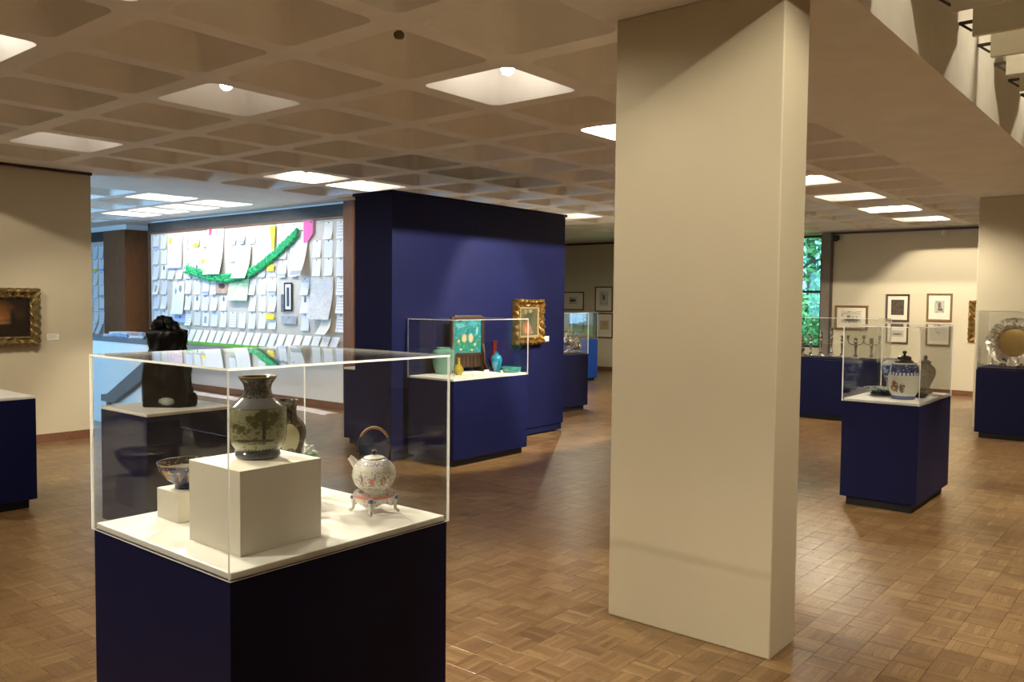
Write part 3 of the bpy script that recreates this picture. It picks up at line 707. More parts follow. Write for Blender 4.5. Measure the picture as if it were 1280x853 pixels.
tile_mat = paint('bird_panel', (0.010, 0.150, 0.180), [(0, -.09, .20, .10, (0.015, 0.150, 0.110)), (-.045, -.03, .035, .05, (0.375, 0.300, 0.180)), (.045, -.03, .035, .05, (0.390, 0.320, 0.200)), (-.10, .11, .06, .03, (0.075, 0.275, 0.300)), (.07, .13, .06, .03, (0.050, 0.250, 0.310)), (-.12, -.06, .018, .02, (0.400, 0.300, 0.100)), (.10, -.10, .016, .016, (0.400, 0.400, 0.300)), (-.09, -.15, .02, .012, (0.400, 0.375, 0.250)), (.06, -.16, .02, .012, (0.375, 0.350, 0.200)), (-.10, .16, .02, .012, (0.020, 0.025, 0.060)), (.02, .17, .015, .012, (0.025, 0.025, 0.075)), (.13, .05, .015, .05, (0.150, 0.375, 0.400))], .15, 12, .12, .5, fine=(30, (0.275, 0.400, 0.375), .35))
BOX(-.187, -.008, -.187, .187, .008, .187).build('panel', tile_mat, ts, False, (0, 0, .398))
b = MB(); b.box(-.187, -.010, .05, .187, .010, .18)
for k in range(7): b.box(-.17+k*.05, -.016, .06, -.14+k*.05, .016, .17)
b.build('apron', m_rose, ts)
for x in (-.21, .21):
    b = MB(); b.box(x-.022, -.12, 0, x+.022, .12, .035)
    for sgn in (-1, 1): b.v += [(x-.012, sgn*.02, .30), (x+.012, sgn*.02, .30), (x-.012, sgn*.02, .035), (x+.012, sgn*.02, .035), (x-.012, sgn*.10, .035), (x+.012, sgn*.10, .035), (x-.012, sgn*.045, .20), (x+.012, sgn*.045, .20), (x-.012, sgn*.055, .10), (x+.012, sgn*.055, .10)]; q = len(b.v)-10; b.face([q, q+6, q+8, q+4, q+2]); b.face([q+1, q+3, q+5, q+9, q+7]); b.face([q, q+1, q+7, q+6]); b.face([q+6, q+7, q+9, q+8]); b.face([q+8, q+9, q+5, q+4])
    b.build('foot', m_rose, ts)
for k, (x, y) in enumerate([(6.62, 5.92), (6.86, 5.98), (6.98, 5.84)]):
    tag(MB().box(-.035, -.0, 0, .035, .012, .03).build('caption_card', m_label, None, False, (x, y, DK), (-.3, 0, 0)), 'tiny white caption card standing in the blue case', 'card', 'caption cards in the blue case')

# ------------------------------------------------------------------ pictures
def picture(label, loc, rz, w, h, fwid, depth, fm, art, mat_w=None, ornate=0, group=None, artsize=None, name='framed_picture'):
    """w, h = outer size; loc = centre on the wall"""
    t = thing(name, label, 'picture', loc, rz, group)
    a, b_ = w/2-fwid, h/2-fwid
    prof = [(0, .004), (0, depth*.55), (fwid*.12, depth*.62), (fwid*.3, depth*.55), (fwid*.62, depth), (fwid*.85, depth*.92), (fwid, depth*.6), (fwid, .002)] if ornate else [(0, .004), (0, depth*.7), (fwid*.2, depth*.8), (fwid*.5, depth), (fwid, depth*.95), (fwid, .002)]
    dp = None
    if ornate: dp = lambda x, z, j: ornate*(noise.noise(Vector((x*34, z*34, j*.7)))+.6*math.sin((x+z)*70))
    m = MB(); m.sweep_rect(a, b_, prof, 44 if ornate else 1, dp); m.build('frame', fm, t, bool(ornate))
    if mat_w:
        BOX(-a, -depth*.35, -b_, a, -.003, b_).build('mat_board', m_mat, t)
        aw, ah = artsize or (a-mat_w, b_-mat_w*1.1)
        BOX(-aw, -depth*.35-.002, -ah, aw, -depth*.35, ah).build('print', art, t, False, (0, 0, .01))
    else:
        BOX(-a, -depth*.4, -b_, a, -.003, b_).build('canvas', art, t)
    return t
port = paint('dark_portrait', (.016, .009, .006), [(.06, .08, .12, .08, (.15, .06, .015)), (.07, .0, .10, .05, (.28, .115, .028)), (.10, .03, .05, .03, (.20, .075, .02)), (.08, -.06, .08, .016, (.24, .12, .06)), (.19, .0, .035, .08, (.008, .006, .004)), (.25, .03, .05, .05, (.045, .024, .016)), (-.2, -.04, .12, .10, (.09, .05, .025))], .35, 13, .22, .3, .5, soft=.25)
picture('dark oil painting in a carved dark gilt frame on the cream wall', (3.47, 10.118, 1.43), 0, .93, .64, .105, .085, m_olgold, port, ornate=.014)
flow = paint('flower_painting', (.075, .066, .032), [(-.02, -.07, .075, .07, (.33, .13, .065)), (-.05, -.10, .03, .03, (.40, .20, .11)), (.0, .10, .08, .05, (.028, .036, .015)), (.05, .02, .04, .06, (.035, .042, .02)), (.08, -.05, .03, .09, (.06, .075, .055)), (-.06, .13, .03, .03, (.16, .14, .07)), (.03, .14, .03, .025, (.22, .20, .12)), (.06, -.12, .03, .02, (.20, .15, .09))], .5, 22, .2, 0, .45, fine=(48, (.03, .028, .012), .6), soft=.6)
t = picture('small flower painting in an ornate bright gilt frame on the partition', (8.005, 6.352, 1.405), 0, .55, .55, .088, .085, m_gold, flow, ornate=.015)
m = MB(); m.sweep_rect(.160, .160, [(0, .03), (0, .044), (.024, .05), (.028, .03)]); m.build('slip', plain('cream_slip', (.22, .17, .09), .5), t)
def card(label, loc, rz, w, h):
    o = BOX(-w/2, -.006, -h/2, w/2, -.0005, h/2).build('wall_label', m_label, None, False, loc, (0, 0, rz)); tag(o, label, 'label')
    m = MB()
    for k in range(4): m.box(-w*.4, -.0066, h*(.28-.17*k), w*(.4 if k % 2 == 0 else .25), -.006, h*(.33-.17*k))
    m.build('text_lines', plain('grey_ink', (.35, .34, .32), .8), o)
card('white wall label beside the gilt framed flower painting', (8.39, 6.352, 1.192), 0, .13, .065)
card('cream wall label beside the dark oil painting', (4.08, 10.118, 1.20), 0, .13, .07)
def sketch(name, ink, paper, blobs=(), sc=14, amt=.8):
    return paint(name, paper, [(x, z, rx, rz, ink) for (x, z, rx, rz) in blobs], .8, sc, .35, 0, .06, fine=(sc*2.2, ink, amt))
def wallpic(label, y0, z1, y1, z0, fm, art, fwid=.03, mat_w=.07, artsize=None, ornate=0, group=None):
    return picture(label, (X1-.001, (y0+y1)/2, (z0+z1)/2), -PI/2, abs(y0-y1), z1-z0, fwid, .03, fm, art, mat_w, ornate, group, artsize)
ink = (.14, .12, .10); pap = (.62, .57, .46)
wallpic('wide landscape print in a brown wooden frame by the window', 5.70, 1.635, 5.065, 1.155, m_brownframe, sketch('print_wide', ink, pap, [(0, -.06, .17, .035), (-.05, .0, .04, .03)]), .04, .07, (.19, .12))
wallpic('dark brown print with wide white mat, upright brown frame', 4.74, 1.86, 4.315, 1.337, m_darkframe, sketch('print_dark', (.03, .02, .015), (.08, .055, .04), [], 9), .035, .08, (.115, .145))
wallpic('upright ink drawing of a figure in a light brown frame', 4.018, 1.875, 3.582, 1.36, m_brownframe, sketch('print_figure', ink, (.50, .47, .40), [(0, .03, .03, .07), (.02, -.05, .05, .03)], 16), .035, .09, (.085, .115))
wallpic('small grey landscape etching hung below the dark brown print', 4.724, 1.275, 4.325, .92, m_darkframe, sketch('print_grey', ink, (.52, .48, .40), [(0, -.01, .10, .02)], 18), .028, .06, (.115, .06))
wallpic('pale sparse drawing in a thin brown frame below the figure drawing', 4.015, 1.307, 3.595, .905, m_brownframe, sketch('print_pale', ink, (.62, .58, .46), [(0, .03, .05, .012)], 14, .35), .028, .05, (.15, .12))
picture('gilt framed picture partly behind the far column', (X1-.001, 2.93, 1.37), -PI/2, .76, .75, .11, .06, m_gold, sketch('print_gilt', ink, (.20, .16, .10)), ornate=.010)
wallpic('small upright print in a thin dark frame above a yellowed sheet', 11.44, 2.027, 10.94, 1.423, m_darkframe, sketch('print_c1', ink, (.55, .55, .52), [(0, .03, .04, .08)], 14), .025, .10, (.12, .17))
wallpic('yellowed sheet with one small ink spot in a thin dark frame', 11.394, 1.387, 10.925, .792, m_darkframe, sketch('print_c2', ink, (.55, .40, .22), [(.01, .03, .02, .02)], 8, .1), .025, .10, (.12, .11))
wallpic('landscape print with a dark slanting hill in a thin dark frame', 12.407, 1.90, 11.771, 1.45, m_darkframe, sketch('print_c3', (.05, .05, .05), (.55, .53, .46), [(-.02, 0, .10, .035)], 10), .025, .12, (.12, .085))
wallpic('grey print in a thin dark frame behind the silver urn', 12.399, 1.381, 11.762, .90, m_darkframe, sketch('print_c4', (.25, .23, .20), (.50, .47, .40), [], 12), .025, .14, (.12, .10))

# ------------------------------------------------------------------ right hand case: covered jar, vase, dish
HJ = .30
mat_j = ceramic('jar_glaze', HJ, [(0, (.10, .13, .30)), (.07, (.72, .71, .66)), (.15, (.62, .62, .54)), (.70, (.70, .70, .66)), (.74, (.05, .085, .26)), (.955, (.76, .76, .72))],
    [(0, .12, 'petal', 26, .1, (.66, .66, .62)), (.17, .54, 'blob', (-2.80, .32, 30), .46, (.15, .08, .035)), (.17, .50, 'blob', (-2.84, .28, 60), .57, (.34, .15, .06)), (-.1, .1, 'all', 1, 0, (.10, .13, .30)), (.17, .48, 'blob', (-2.28, .20, 32), .46, (.15, .09, .05)), (.17, .34, 'blob', (-2.30, .12, 24), .50, (.05, .05, .10)), (.66, .75, 'petal', 24, .0, (.08, .12, .35)), (.75, .95, 'vor', 40, .26, (.55, .60, .70)), (.75, .95, 'line', 22, .06, (.015, .03, .12))])
jar = thing('covered_jar', 'blue and white porcelain jar with figures and a black lid', 'jar', (7.42, 1.90, DK), -.72)
b = MB(); b.lathe(sm([(.082, 0), (.090, .004), (.092, .030), (.108, .055), (.121, .10), (.123, .16), (.119, .198), (.113, .212), (.112, .225), (.106, .262), (.096, .282), (.097, .300)], 3), 44); b.build('body', mat_j, jar, True)
b = MB(); b.lathe(sm([(.070, .300), (.074, .306), (.060, .318), (.052, .326), (.054, .340), (.040, .354), (.012, .360), (.010, .372), (.019, .384), (.012, .396), (.002, .399)], 3), 28); b.build('lid', m_blackwood, jar, True)
HV = .34
mat_v3 = ceramic('brown_lattice_glaze', HV, [(0, (.33, .29, .23))], [(.02, .92, 'line', 15, .05, (.15, .10, .07)), (.02, .92, 'vor', 32, .22, (.20, .14, .10))], .18, .6)
v3 = thing('covered_vase', 'brown patterned baluster vase with lid in the jar case', 'vase', (8.04, 1.885, DK))
b = MB(); b.lathe(sm([(.060, 0), (.063, .008), (.048, .04), (.044, .062), (.060, .10), (.080, .15), (.086, .19), (.078, .225), (.054, .25), (.042, .26), (.045, .272)], 3), 36); b.build('body', mat_v3, v3, True)
b = MB(); b.lathe([(.054, .272), (.054, .277), (.026, .292), (.012, .297), (.019, .318), (.009, .334), (.001, .337)], 20); b.build('lid', plain('brown_lid', (.13, .085, .055), .25, coat=.5), v3, True)
ds = thing('dish_stand', 'low black carved stand under a patterned dish', 'stand', (7.58, 2.12, DK))
b = MB(); b.lathe([(.075, 0), (.085, .004), (.085, .022), (.07, .030)], 28); b.build('stand_ring', m_blackwood, ds, True)
pot('dish', 'shallow patterned dish resting on a black stand', 'dish', (7.58, 2.12, DK+.03), [(.06, 0), (.075, .004), (.12, .022), (.142, .032), (.143, .035)], ceramic('dish_pattern', .035, [(0, (.50, .55, .52))], [(0, 2, 'noise', 16, .5, (.10, .20, .20)), (0, 2, 'noise', 24, .6, (.10, .10, .10))]))
pot('dish', 'small dark dish beside the covered jar', 'dish', (7.62, 1.83, DK), [(.045, 0), (.06, .01), (.075, .03), (.076, .034)], m_blackwood)
pot('vase', 'blue and white ovoid vase at the side of the jar case', 'vase', (7.90, 2.10, DK), sm([(.058, 0), (.066, .01), (.060, .04), (.070, .10), (.105, .18), (.112, .225), (.098, .265), (.078, .28), (.07, .29), (.074, .30)], 3), ceramic('blue_white', .27, [(0, (.45, .48, .52)), (.3, (.05, .10, .36)), (.9, (.6, .62, .62))], [(.1, .9, 'noise', 13, .53, (.45, .52, .66)), (.3, .88, 'vor', 30, .25, (.02, .04, .20))]))

# ------------------------------------------------------------------ silver
def stick(name, label, cat, loc, prof, group=None, n=18, mat=m_silver):
    o = MB().lathe(sm(prof, 2), n).build(name, mat, None, True, loc); return tag(o, label, cat, group)
CS = [(.075, 0), (.078, .012), (.05, .025), (.022, .045), (.028, .06), (.016, .08), (.020, .16), (.026, .20), (.014, .215), (.03, .235), (.024, .26), (.028, .29), (.026, .30)]
DK2 = DK
for k, (y, s) in enumerate([(4.62, .72), (4.46, 1.05), (4.31, 1.28), (4.16, 1.45), (4.01, 1.1)]):
    stick('candlestick', 'turned silver candlestick in the case beside the tall window', 'candlestick', (12.36, y, DK), [(r*.85, z*s) for r, z in CS], 'silver candlesticks in the window case')
for k, (y, x) in enumerate([(4.66, 12.55), (3.80, 12.30), (3.63, 12.45)]):
    t = thing('candelabrum', 'branched silver candelabrum in the case beside the tall window', 'candelabrum', (x, y, DK), 0, 'silver candelabra in the window case')
    MB().lathe(sm([(r, z*1.0) for r, z in CS], 2), 18).build('stem', m_silver, t, True)
    for sgn in (-1, 1):
        b = MB(); b.tube([(0, 0, .22), (0, sgn*.05, .20), (0, sgn*.10, .23), (0, sgn*.11, .29)], .008, 8); b.lathe([(.004, .285), (.035, .29), (.02, .30), (.02, .33), (.024, .335)], 12, (0, sgn*.11, 0)); b.build('arm', m_silver, t, True)
stick('goblet', 'low silver goblet in the case beside the tall window', 'goblet', (12.24, 4.55, DK), [(.040, 0), (.04, .01), (.010, .03), (.012, .06), (.045, .09), (.052, .13), (.048, .135)])
def urn(label, loc, s, rz=0, group=None):
    t = thing('silver_urn', label, 'urn', loc, rz, group)
    MB().lathe(sm([(r*s, z*s) for r, z in [(.09, 0), (.092, .02), (.05, .04), (.03, .07), (.05, .10), (.11, .15), (.13, .21), (.11, .26), (.07, .29), (.06, .31), (.07, .33)]], 3), 28).build('body', m_silver, t, True)
    MB().lathe(sm([(r*s, z*s) for r, z in [(.07, .33), (.055, .36), (.02, .385), (.012, .40), (.022, .42), (.002, .44)]], 2), 20).build('lid', m_silver, t, True)
    for sgn in (-1, 1):
        MB().tube([(sgn*.10*s, 0, .25*s), (sgn*.17*s, 0, .28*s), (sgn*.18*s, 0, .22*s), (sgn*.12*s, 0, .17*s)], .009*s, 8).build('handle', m_silver, t, True)
    return t
urn('large two-handled silver coffee urn beyond the partition', (10.43, 7.45, DK), .80, .7)
urn('smaller two-handled silver urn beside the coffee urn', (10.20, 7.74, DK), .7, .2)
t = thing('silver_pot', 'silver coffee pot with black handle beyond the partition', 'coffee pot', (10.645, 7.455, DK), 1.0)
MB().lathe(sm([(.05, 0), (.055, .01), (.04, .02), (.07, .06), (.075, .10), (.05, .15), (.035, .18), (.03, .2), (.004, .22)], 3), 24).build('body', m_silver, t, True)
MB().tube([(.06, 0, .07), (.10, 0, .10), (.12, 0, .16)], [.016, .011, .008], 8).build('spout', m_silver, t, True)
MB().tube([(-.05, 0, .15), (-.10, 0, .15), (-.10, 0, .08), (-.065, 0, .06)], .008, 8).build('handle', m_blackwood, t, True)
# round silver gilt dish on an easel
t = thing('display_dish', 'large round silver gilt dish with embossed rim on a stand', 'dish', (12.16, 1.83, DK), 0)
def emb(a, z, r):
    return .006*math.sin(a*24) if r > .27 else (.004*math.sin(a*20) if r > .21 else 0)
dsh = MB()
pr = [(.001, 0), (.10, 0), (.17, .004), (.18, .018), (.20, .028), (.23, .036), (.26, .032), (.29, .040), (.31, .036), (.31, .028), (.26, .02), (.18, .0), (.001, -.01)]
dsh.lathe(pr, 120, caps=False, disp=emb)
for i, v in enumerate(dsh.v):
    r = math.hypot(v[0], v[1])
    if .195 < r < .30: dsh.v[i] = (v[0], v[1], v[2]+.020*noise.noise(Vector((v[0]*36, v[1]*36, 1))))
tilt = (PI/2-.20, 0, -PI/2)
ob = dsh.build('rim', m_silver, t, True, (0, 0, .315), tilt)
MB().lathe([(.001, .0015), (.10, .0015), (.168, .0055)], 60, caps=False).build('centre', m_gilt_silver, t, True, (0, 0, .315), tilt)
b = MB()
for y in (-.14, .14): b.tube([(-.07, y, .05), (-.06, y, .004), (.10, y, .004), (.06, y, .20)], .008, 8)
b.tube([(.10, -.14, .006), (.10, .14, .006)], .006, 8); b.build('easel', m_darkframe, t, True)
for y in (-.10, .12):
    MB().box(-.10, y-.012, 0, -.085, y+.012, .06).build('prong', m_gilt_silver, t)
stick('candlestick', 'slim silver candlestick beside the round silver gilt dish', 'candlestick', (12.42, 2.11, DK), [(r*.6, z*.85) for r, z in CS])
# things in the bright blue case
for k, x in enumerate((14.2, 14.5)): stick('goblet', 'small silver goblet in the bright blue case', 'goblet', (x, 10.15, DK), [(.045, 0), (.04, .01), (.010, .03), (.012, .06), (.045, .09), (.052, .13), (.048, .135)], 'goblets in the bright blue case')

# ------------------------------------------------------------------ small ceiling and wall fittings
t = thing('smoke_detector', 'round brown detector inside a ceiling coffer', 'detector', (3.25, 3.50, ZC+.035))
MB().lathe([(.012, .30), (.018, .0), (.028, -.005), (.031, -.02), (.024, -.034), (.008, -.038)], 20).build('body', plain('brown_plastic', (.12, .075, .045), .5), t, True)
t = thing('security_camera', 'black round security camera high on the picture wall', 'camera', (X1-.002, 5.70, 2.965))
b = MB(); b.ball((-.07, 0, 0), .065, 16, 10); b.build('dome', m_blackwood, t, True)
MB().box(-.03, -.05, -.03, 0, .05, .05).build('mount', m_dark, t)
t = thing('motion_sensor', 'small cream sensor high on the picture wall', 'sensor', (X1-.002, 3.76, 2.995))
MB().box(-.04, -.04, -.045, 0, .04, .045).build('housing', m_white, t, bevel=.008); MB().ball((-.04, 0, -.01), .022, 10, 8).build('lens', m_label, t, True)

# ------------------------------------------------------------------ bulletin boards
BXF = HX+.0012       # front face of the pin board
def board(label, y0, y1, z0, z1):
    o = BOX(-.009, -(y1-y0)/2, -(z1-z0)/2, .009, (y1-y0)/2, (z1-z0)/2).build('pin_board', plain('pin_board', (.60, .56, .50), .8, var=.05), None, False, (HX+.0105, (y0+y1)/2, (z0+z1)/2)); return tag(o, label, 'board')
board('long white pin board covered in papers between dark wood trims', 9.832, 15.56, .90, 2.858)
board('narrow white pin board beyond the brown wooden panel', 17.445, 18.9, .90, 2.795)
def shelf(label, y0, y1):
    t = thing('leaflet_shelf', label, 'shelf', (HX-.001, (y0+y1)/2, .85)); h = (y1-y0)/2
    BOX(-.17, -h, 0, 0, h, .02).build('shelf_board', m_white, t)
    BOX(-.185, -h, -.005, -.17, h, .045).build('lip', plain('green_edge', (.18, .55, .06), .4), t); return t
shelf('white shelf with a green lip under the long pin board', 9.84, 15.55)
shelf('white shelf with a green lip under the narrow pin board', 17.45, 18.9)

def paper_mat(name, base, line=(.45, .47, .52), amt=.5, block=None, strip=None, pitch=120):
    """printed sheet: faint rows of text, optional picture block (x, z, w, h, colour); object space, sheet in the YZ plane"""
    t = NT(name); o = t.sep(t.coord()); z = o[2]; y = o[1]
    ln = t.math('GREATER_THAN', t.math('SINE', t.math('MULTIPLY', z, float(pitch*2))), .45)
    ww = t.math('GREATER_THAN', t.noise(t.comb(t.math('MULTIPLY', y, 60.0), 0.0, t.math('FLOOR', t.math('MULTIPLY', z, pitch*2/6.2832))), 1, 1), .42)
    ins = t.math('MULTIPLY', t.math('LESS_THAN', t.math('ABSOLUTE', y), .078), t.math('LESS_THAN', t.math('ABSOLUTE', z), .10))
    col = t.mix(t.math('MULTIPLY', t.math('MULTIPLY', t.math('MULTIPLY', ln, ww), ins), amt), base, line)
    for (cy, cz, hw, hh, cc) in ([block] if block else [])+(strip or []):
        mm = t.math('MULTIPLY', t.math('LESS_THAN', t.math('ABSOLUTE', t.math('SUBTRACT', y, cy)), hw), t.math('LESS_THAN', t.math('ABSOLUTE', t.math('SUBTRACT', z, cz)), hh))
        col = t.mix(mm, col, cc)
    return t.set(col, .7)
PW, PH = .098, .130
W1, W2, W3 = (.82, .83, .85), (.72, .76, .86), (.80, .80, .76)
PM = [paper_mat('sheet_white', W1), paper_mat('sheet_bluish', W2), paper_mat('sheet_cream', W3, amt=.4), paper_mat('sheet_sketch', W1, (.3, .33, .4), .6, pitch=70),
      paper_mat('sheet_emblem', W1, block=(0, .07, .028, .035, (.12, .12, .14))), paper_mat('sheet_yellow_foot', W1, strip=[(0, -.10, .105, .03, (.80, .66, .04))]), paper_mat('sheet_blue_foot', W1, strip=[(0, -.095, .105, .022, (.25, .38, .72))]),
      paper_mat('sheet_red_note', W1, block=(.0, .10, .022, .016, (.6, .05, .12))), paper_mat('sheet_yellow_note', W1, block=(.0, .095, .03, .025, (.78, .62, .05))), paper_mat('sheet_grey_bar', W1, block=(.01, -.02, .035, .06, (.30, .32, .38)))]
PN = ['plain white', 'bluish white', 'cream', 'faintly sketched', 'white emblem', 'yellow-footed', 'blue-footed', 'red-marked', 'yellow-marked', 'grey-barred']
def sheet_mesh(mat, w=PW, h=PH, curl=.02, n=7, lean=0):
    """sheet in the YZ plane facing -X, top edge pinned, lower edge curling away from the wall; 1 mm thick"""
    m = MB()
    for th in (0, .0012):
        for i in range(n+1):
            s = i/n; z = h-2*h*s; x = -.002-curl*s**2.2-th
            m.v += [(x, -w, z), (x, w, z)]
    N = 2*(n+1)
    for i in range(n):
        a = 2*i; m.face([a, a+2, a+3, a+1]); m.face([N+a, N+a+1, N+a+3, N+a+2]); m.face([a, N+a, N+a+2, a+2]); m.face([a+1, a+3, N+a+3, N+a+1])
    m.face([0, 1, N+1, N]); m.face([N-2, 2*N-2, 2*N-1, N-1])
    return m.mesh('sheet', mat, False)
pin_me = MB().lathe([(.008, 0), (.009, .006), (.006, .012), (.001, .013)], 8).mesh('pin', m_dark, True)
sheets = [[sheet_mesh(m, curl=c) for c in (.014, .026, .042)] for m in PM]
# painted exceptions occupy areas of the board: (y0, y1, z0, z1)
def bb(x0, y0, x1, y1):
    a, b = at_x(BXF, x0, y0), at_x(BXF, x1, y1); return (min(a.y, b.y), max(a.y, b.y), min(a.z, b.z), max(a.z, b.z))
BIG = {}
def covered(y, z):
    for (a, b, c, d) in BIG.values():
        if a-.05 < y < b+.05 and c-.06 < z < d+.06: return True
    return False
for nm, q in dict(pink=(211, 293, 229, 335), long1=(260, 286, 281, 343), long2=(298, 308, 316, 348), quilt=(288, 334, 313, 376), shoe=(271, 350, 287, 367), pinkflag=(382, 277, 394, 304), strip=(373, 288, 386, 345), film=(351, 352, 369, 394),
                 patch=(390, 347, 418, 400), greyph=(353, 395, 372, 405), bluepost=(220, 394, 233, 403), collage=(217, 352, 232, 393), ybanner=(339, 283, 349, 312)).items(): BIG[nm] = bb(*q)
def pinned(name, label, cat, y, z, mesh, group=None, off=0, pin=True, pz=PH-.012):
    o = link(name, mesh, None, (BXF-off, y, z)); tag(o, label, cat, group)
    if pin: link('pin', pin_me, o, (-.003, 0, pz), (0, -PI/2, 0))
    return o
ycol = [at_x(BXF, 195.3, 283).y + (at_x(BXF, 426.5, 275).y - at_x(BXF, 195.3, 283).y)*k/19 for k in range(20)]
rp = random.Random(11)
GB = 'sheets pinned in rows on the long pin board'
for c, y in enumerate(ycol):
    for r in range(6):
        z = 2.815-.28*r-PH+.012
        yy = y+rp.uniform(-.006, .006); zz = z+rp.uniform(-.008, .008)
        if covered(yy, zz): continue
        k = rp.choices(range(10), (9, 5, 6, 7, 2, .8, .9, 1, .8, .6))[0]
        if k in (0, 1) and c < 7: k = 1 if rp.random() < .6 else 0
        pinned('pinned_sheet', PN[k]+' sheet pinned in the rows of the long pin board', 'paper', yy, zz, sheets[k][rp.choices((0, 1, 2), (3, 5, 2))[0]], GB+', '+PN[k])
for c in range(5):
    for r in range(6):
        k = rp.choices(range(10), (6, 9, 2, 5, 1, .8, 2, 1, 1, .6))[0]
        pinned('pinned_sheet', PN[k]+' sheet pinned on the narrow board by the brown panel', 'paper', 17.60+c*.26, 2.70-.27*r-PH+.012, sheets[k][rp.choice((0, 1, 2))], 'sheets on the narrow pin board, '+PN[k])
# leaning leaflets on the shelves
lean_me = [sheet_mesh(m, .085, .12, .004, 3) for m in (PM[0], PM[1], PM[2])]
def lean(y, k, lab, grp):
    o = link('leaflet', lean_me[k], None, (HX-.095, y, .85+.02+.112), (0, math.radians(24), 0)); tag(o, lab, 'leaflet', grp)
y = 9.98
while y < 15.45:
    k = rp.choice((0, 0, 1, 2)); lean(y, k, ('plain white', 'bluish white', 'cream')[k]+' leaflet leaning on the shelf under the long board', 'leaflets on the long shelf, '+str(('white', 'bluish', 'cream')[k])); y += .222
y = 17.58
while y < 18.8:
    k = rp.choice((0, 1, 1)); lean(y, k, ('plain white', 'bluish white')[k]+' leaflet leaning on the shelf under the narrow board', 'leaflets on the narrow shelf, '+('white', 'bluish')[k]); y += .24

def big(nm, name, label, mat, curl=.03, off=.012, pin=True, n=10):
    a, b, c, d = BIG[nm]; w, h = (b-a)/2, (d-c)/2
    return pinned(name, label, 'paper', (a+b)/2, (c+d)/2, sheet_mesh(mat, w, h, curl, n), None, off, pin, h-.015)
def yz_paint(name, bg, blobs, **kw):
    """like paint(), for sheets in the YZ plane"""
    m = paint(name, bg, blobs, **kw)
    for nd in m.node_tree.nodes:
        if nd.type == 'TEX_COORD': tc = nd
    mp = m.node_tree.nodes.new('ShaderNodeMapping'); mp.inputs['Rotation'].default_value = (0, 0, -PI/2)
    outs = [l.to_socket for l in tc.outputs['Object'].links]
    m.node_tree.links.new(tc.outputs['Object'], mp.inputs[0])
    for s in outs: m.node_tree.links.new(mp.outputs[0], s)
    return m
big('pink', 'poster', 'pink and white patterned poster with a yellow note', yz_paint('pink_poster', (.82, .66, .70), [], ns=8, dist=.3, bgvar=.25, fine=(26, (.80, .38, .46), .6)), .03)
a, b, c, d = BIG['pink']; pinned('sticky_note', 'square yellow sticky note on the pink poster', 'note', b-.10, d-.13, sheet_mesh(plain('yellow_note', (.82, .68, .05), .7), .055, .055, .006, 3), None, .02, False)
big('long1', 'poster', 'tall white poster with a pink ribbon tag and lifted edge', paper_mat('poster_white', (.84, .83, .82), amt=.25), .10)
a, b, c, d = BIG['long1']; pinned('ribbon_tag', 'small pink ribbon tag at the top of the tall poster', 'tag', b-.12, d-.07, sheet_mesh(plain('pink_tag', (.72, .06, .20), .6), .03, .055, .006, 3), None, .03, False)
big('long2', 'poster', 'tall blank white poster overlapping the green garland', paper_mat('poster_blank', (.82, .82, .78), amt=.1), .12, .035)
big('quilt', 'poster', 'pastel green quilt-like poster below the garland', yz_paint('quilt', (.55, .74, .45), [(0, .08, .15, .05, (.20, .42, .35)), (-.1, -.10, .08, .06, (.70, .82, .60)), (.08, -.16, .08, .05, (.62, .72, .35))], ns=7, dist=.12, bgvar=.25, fine=(18, (.78, .84, .66), .6)), .06, .014)
big('shoe', 'photograph', 'brown photograph with a dark shape below the garland', yz_paint('shoe_photo', (.42, .28, .22), [(0, .01, .11, .05, (.06, .05, .05)), (.03, .09, .12, .03, (.60, .55, .38))], ns=5, dist=.15), .01, .02)
big('strip', 'poster', 'long printed strip with a curling grey foot', paper_mat('strip_sheet', (.72, .72, .70), (.35, .36, .42), .5, strip=[(0, -.31, .2, .035, (.34, .36, .42))]), .16, .012, n=14)
big('patch', 'poster', 'large sheet pieced from printed pages near the wood trim', yz_paint('pieced_sheet', (.66, .66, .66), [(-.08, .18, .07, .06, (.58, .62, .76))], ns=6, dist=.1, bgvar=.10, fine=(40, (.38, .38, .42), .55)), .10, .02)
a, b, c, d = BIG['patch']; pinned('paper_scroll', 'curled lower end of paper hanging under the pieced sheet', 'paper', a+.13, c-.10, sheet_mesh(paper_mat('scroll_sheet', (.76, .75, .70)), .12, .12, .13, 10), None, .05, False)
big('greyph', 'photograph', 'grey pair of photographs on the long pin board', plain('grey_photo', (.34, .36, .42), .5, var=.15), .02, .016)
big('bluepost', 'card', 'light blue card with a red pin on the long board', paper_mat('blue_card', (.32, .48, .80), amt=.1, block=(0, .03, .03, .02, (.6, .05, .15))), .02, .016)
big('collage', 'poster', 'tall white collage sheet with grey cut-out shapes', yz_paint('collage', (.82, .83, .85), [(-.07, .17, .05, .07, (.28, .29, .31)), (.09, .12, .035, .06, (.36, .37, .40))], ns=9, dist=.25, bgvar=.03), .05, .016)
# dark film strip framed in black line
a, b, c, d = BIG['film']; fl = thing('film_strip', 'black outlined film strip photograph on the long pin board', 'photograph', (BXF-.02, (a+b)/2-.04, (c+d)/2))
m = MB(); m.sweep_rect(.075, .20, [(0, 0), (0, .01), (.025, .012), (.025, 0)]); m.build('outline', m_dark, fl, False, (0, 0, .02), (0, 0, -PI/2))
MB().box(-.006, -.075, -.18, 0, .075, .22).build('backing', PM[0], fl)
MB().box(-.009, -.028, -.13, -.006, .034, .17).build('photo', plain('dark_photo', (.07, .07, .09), .4, var=.4, scale=20), fl)
MB().box(-.006, .10, -.22, 0, .19, .06).build('side_photo', plain('dark_photo2', (.16, .16, .20), .4, var=.4, scale=20), fl)
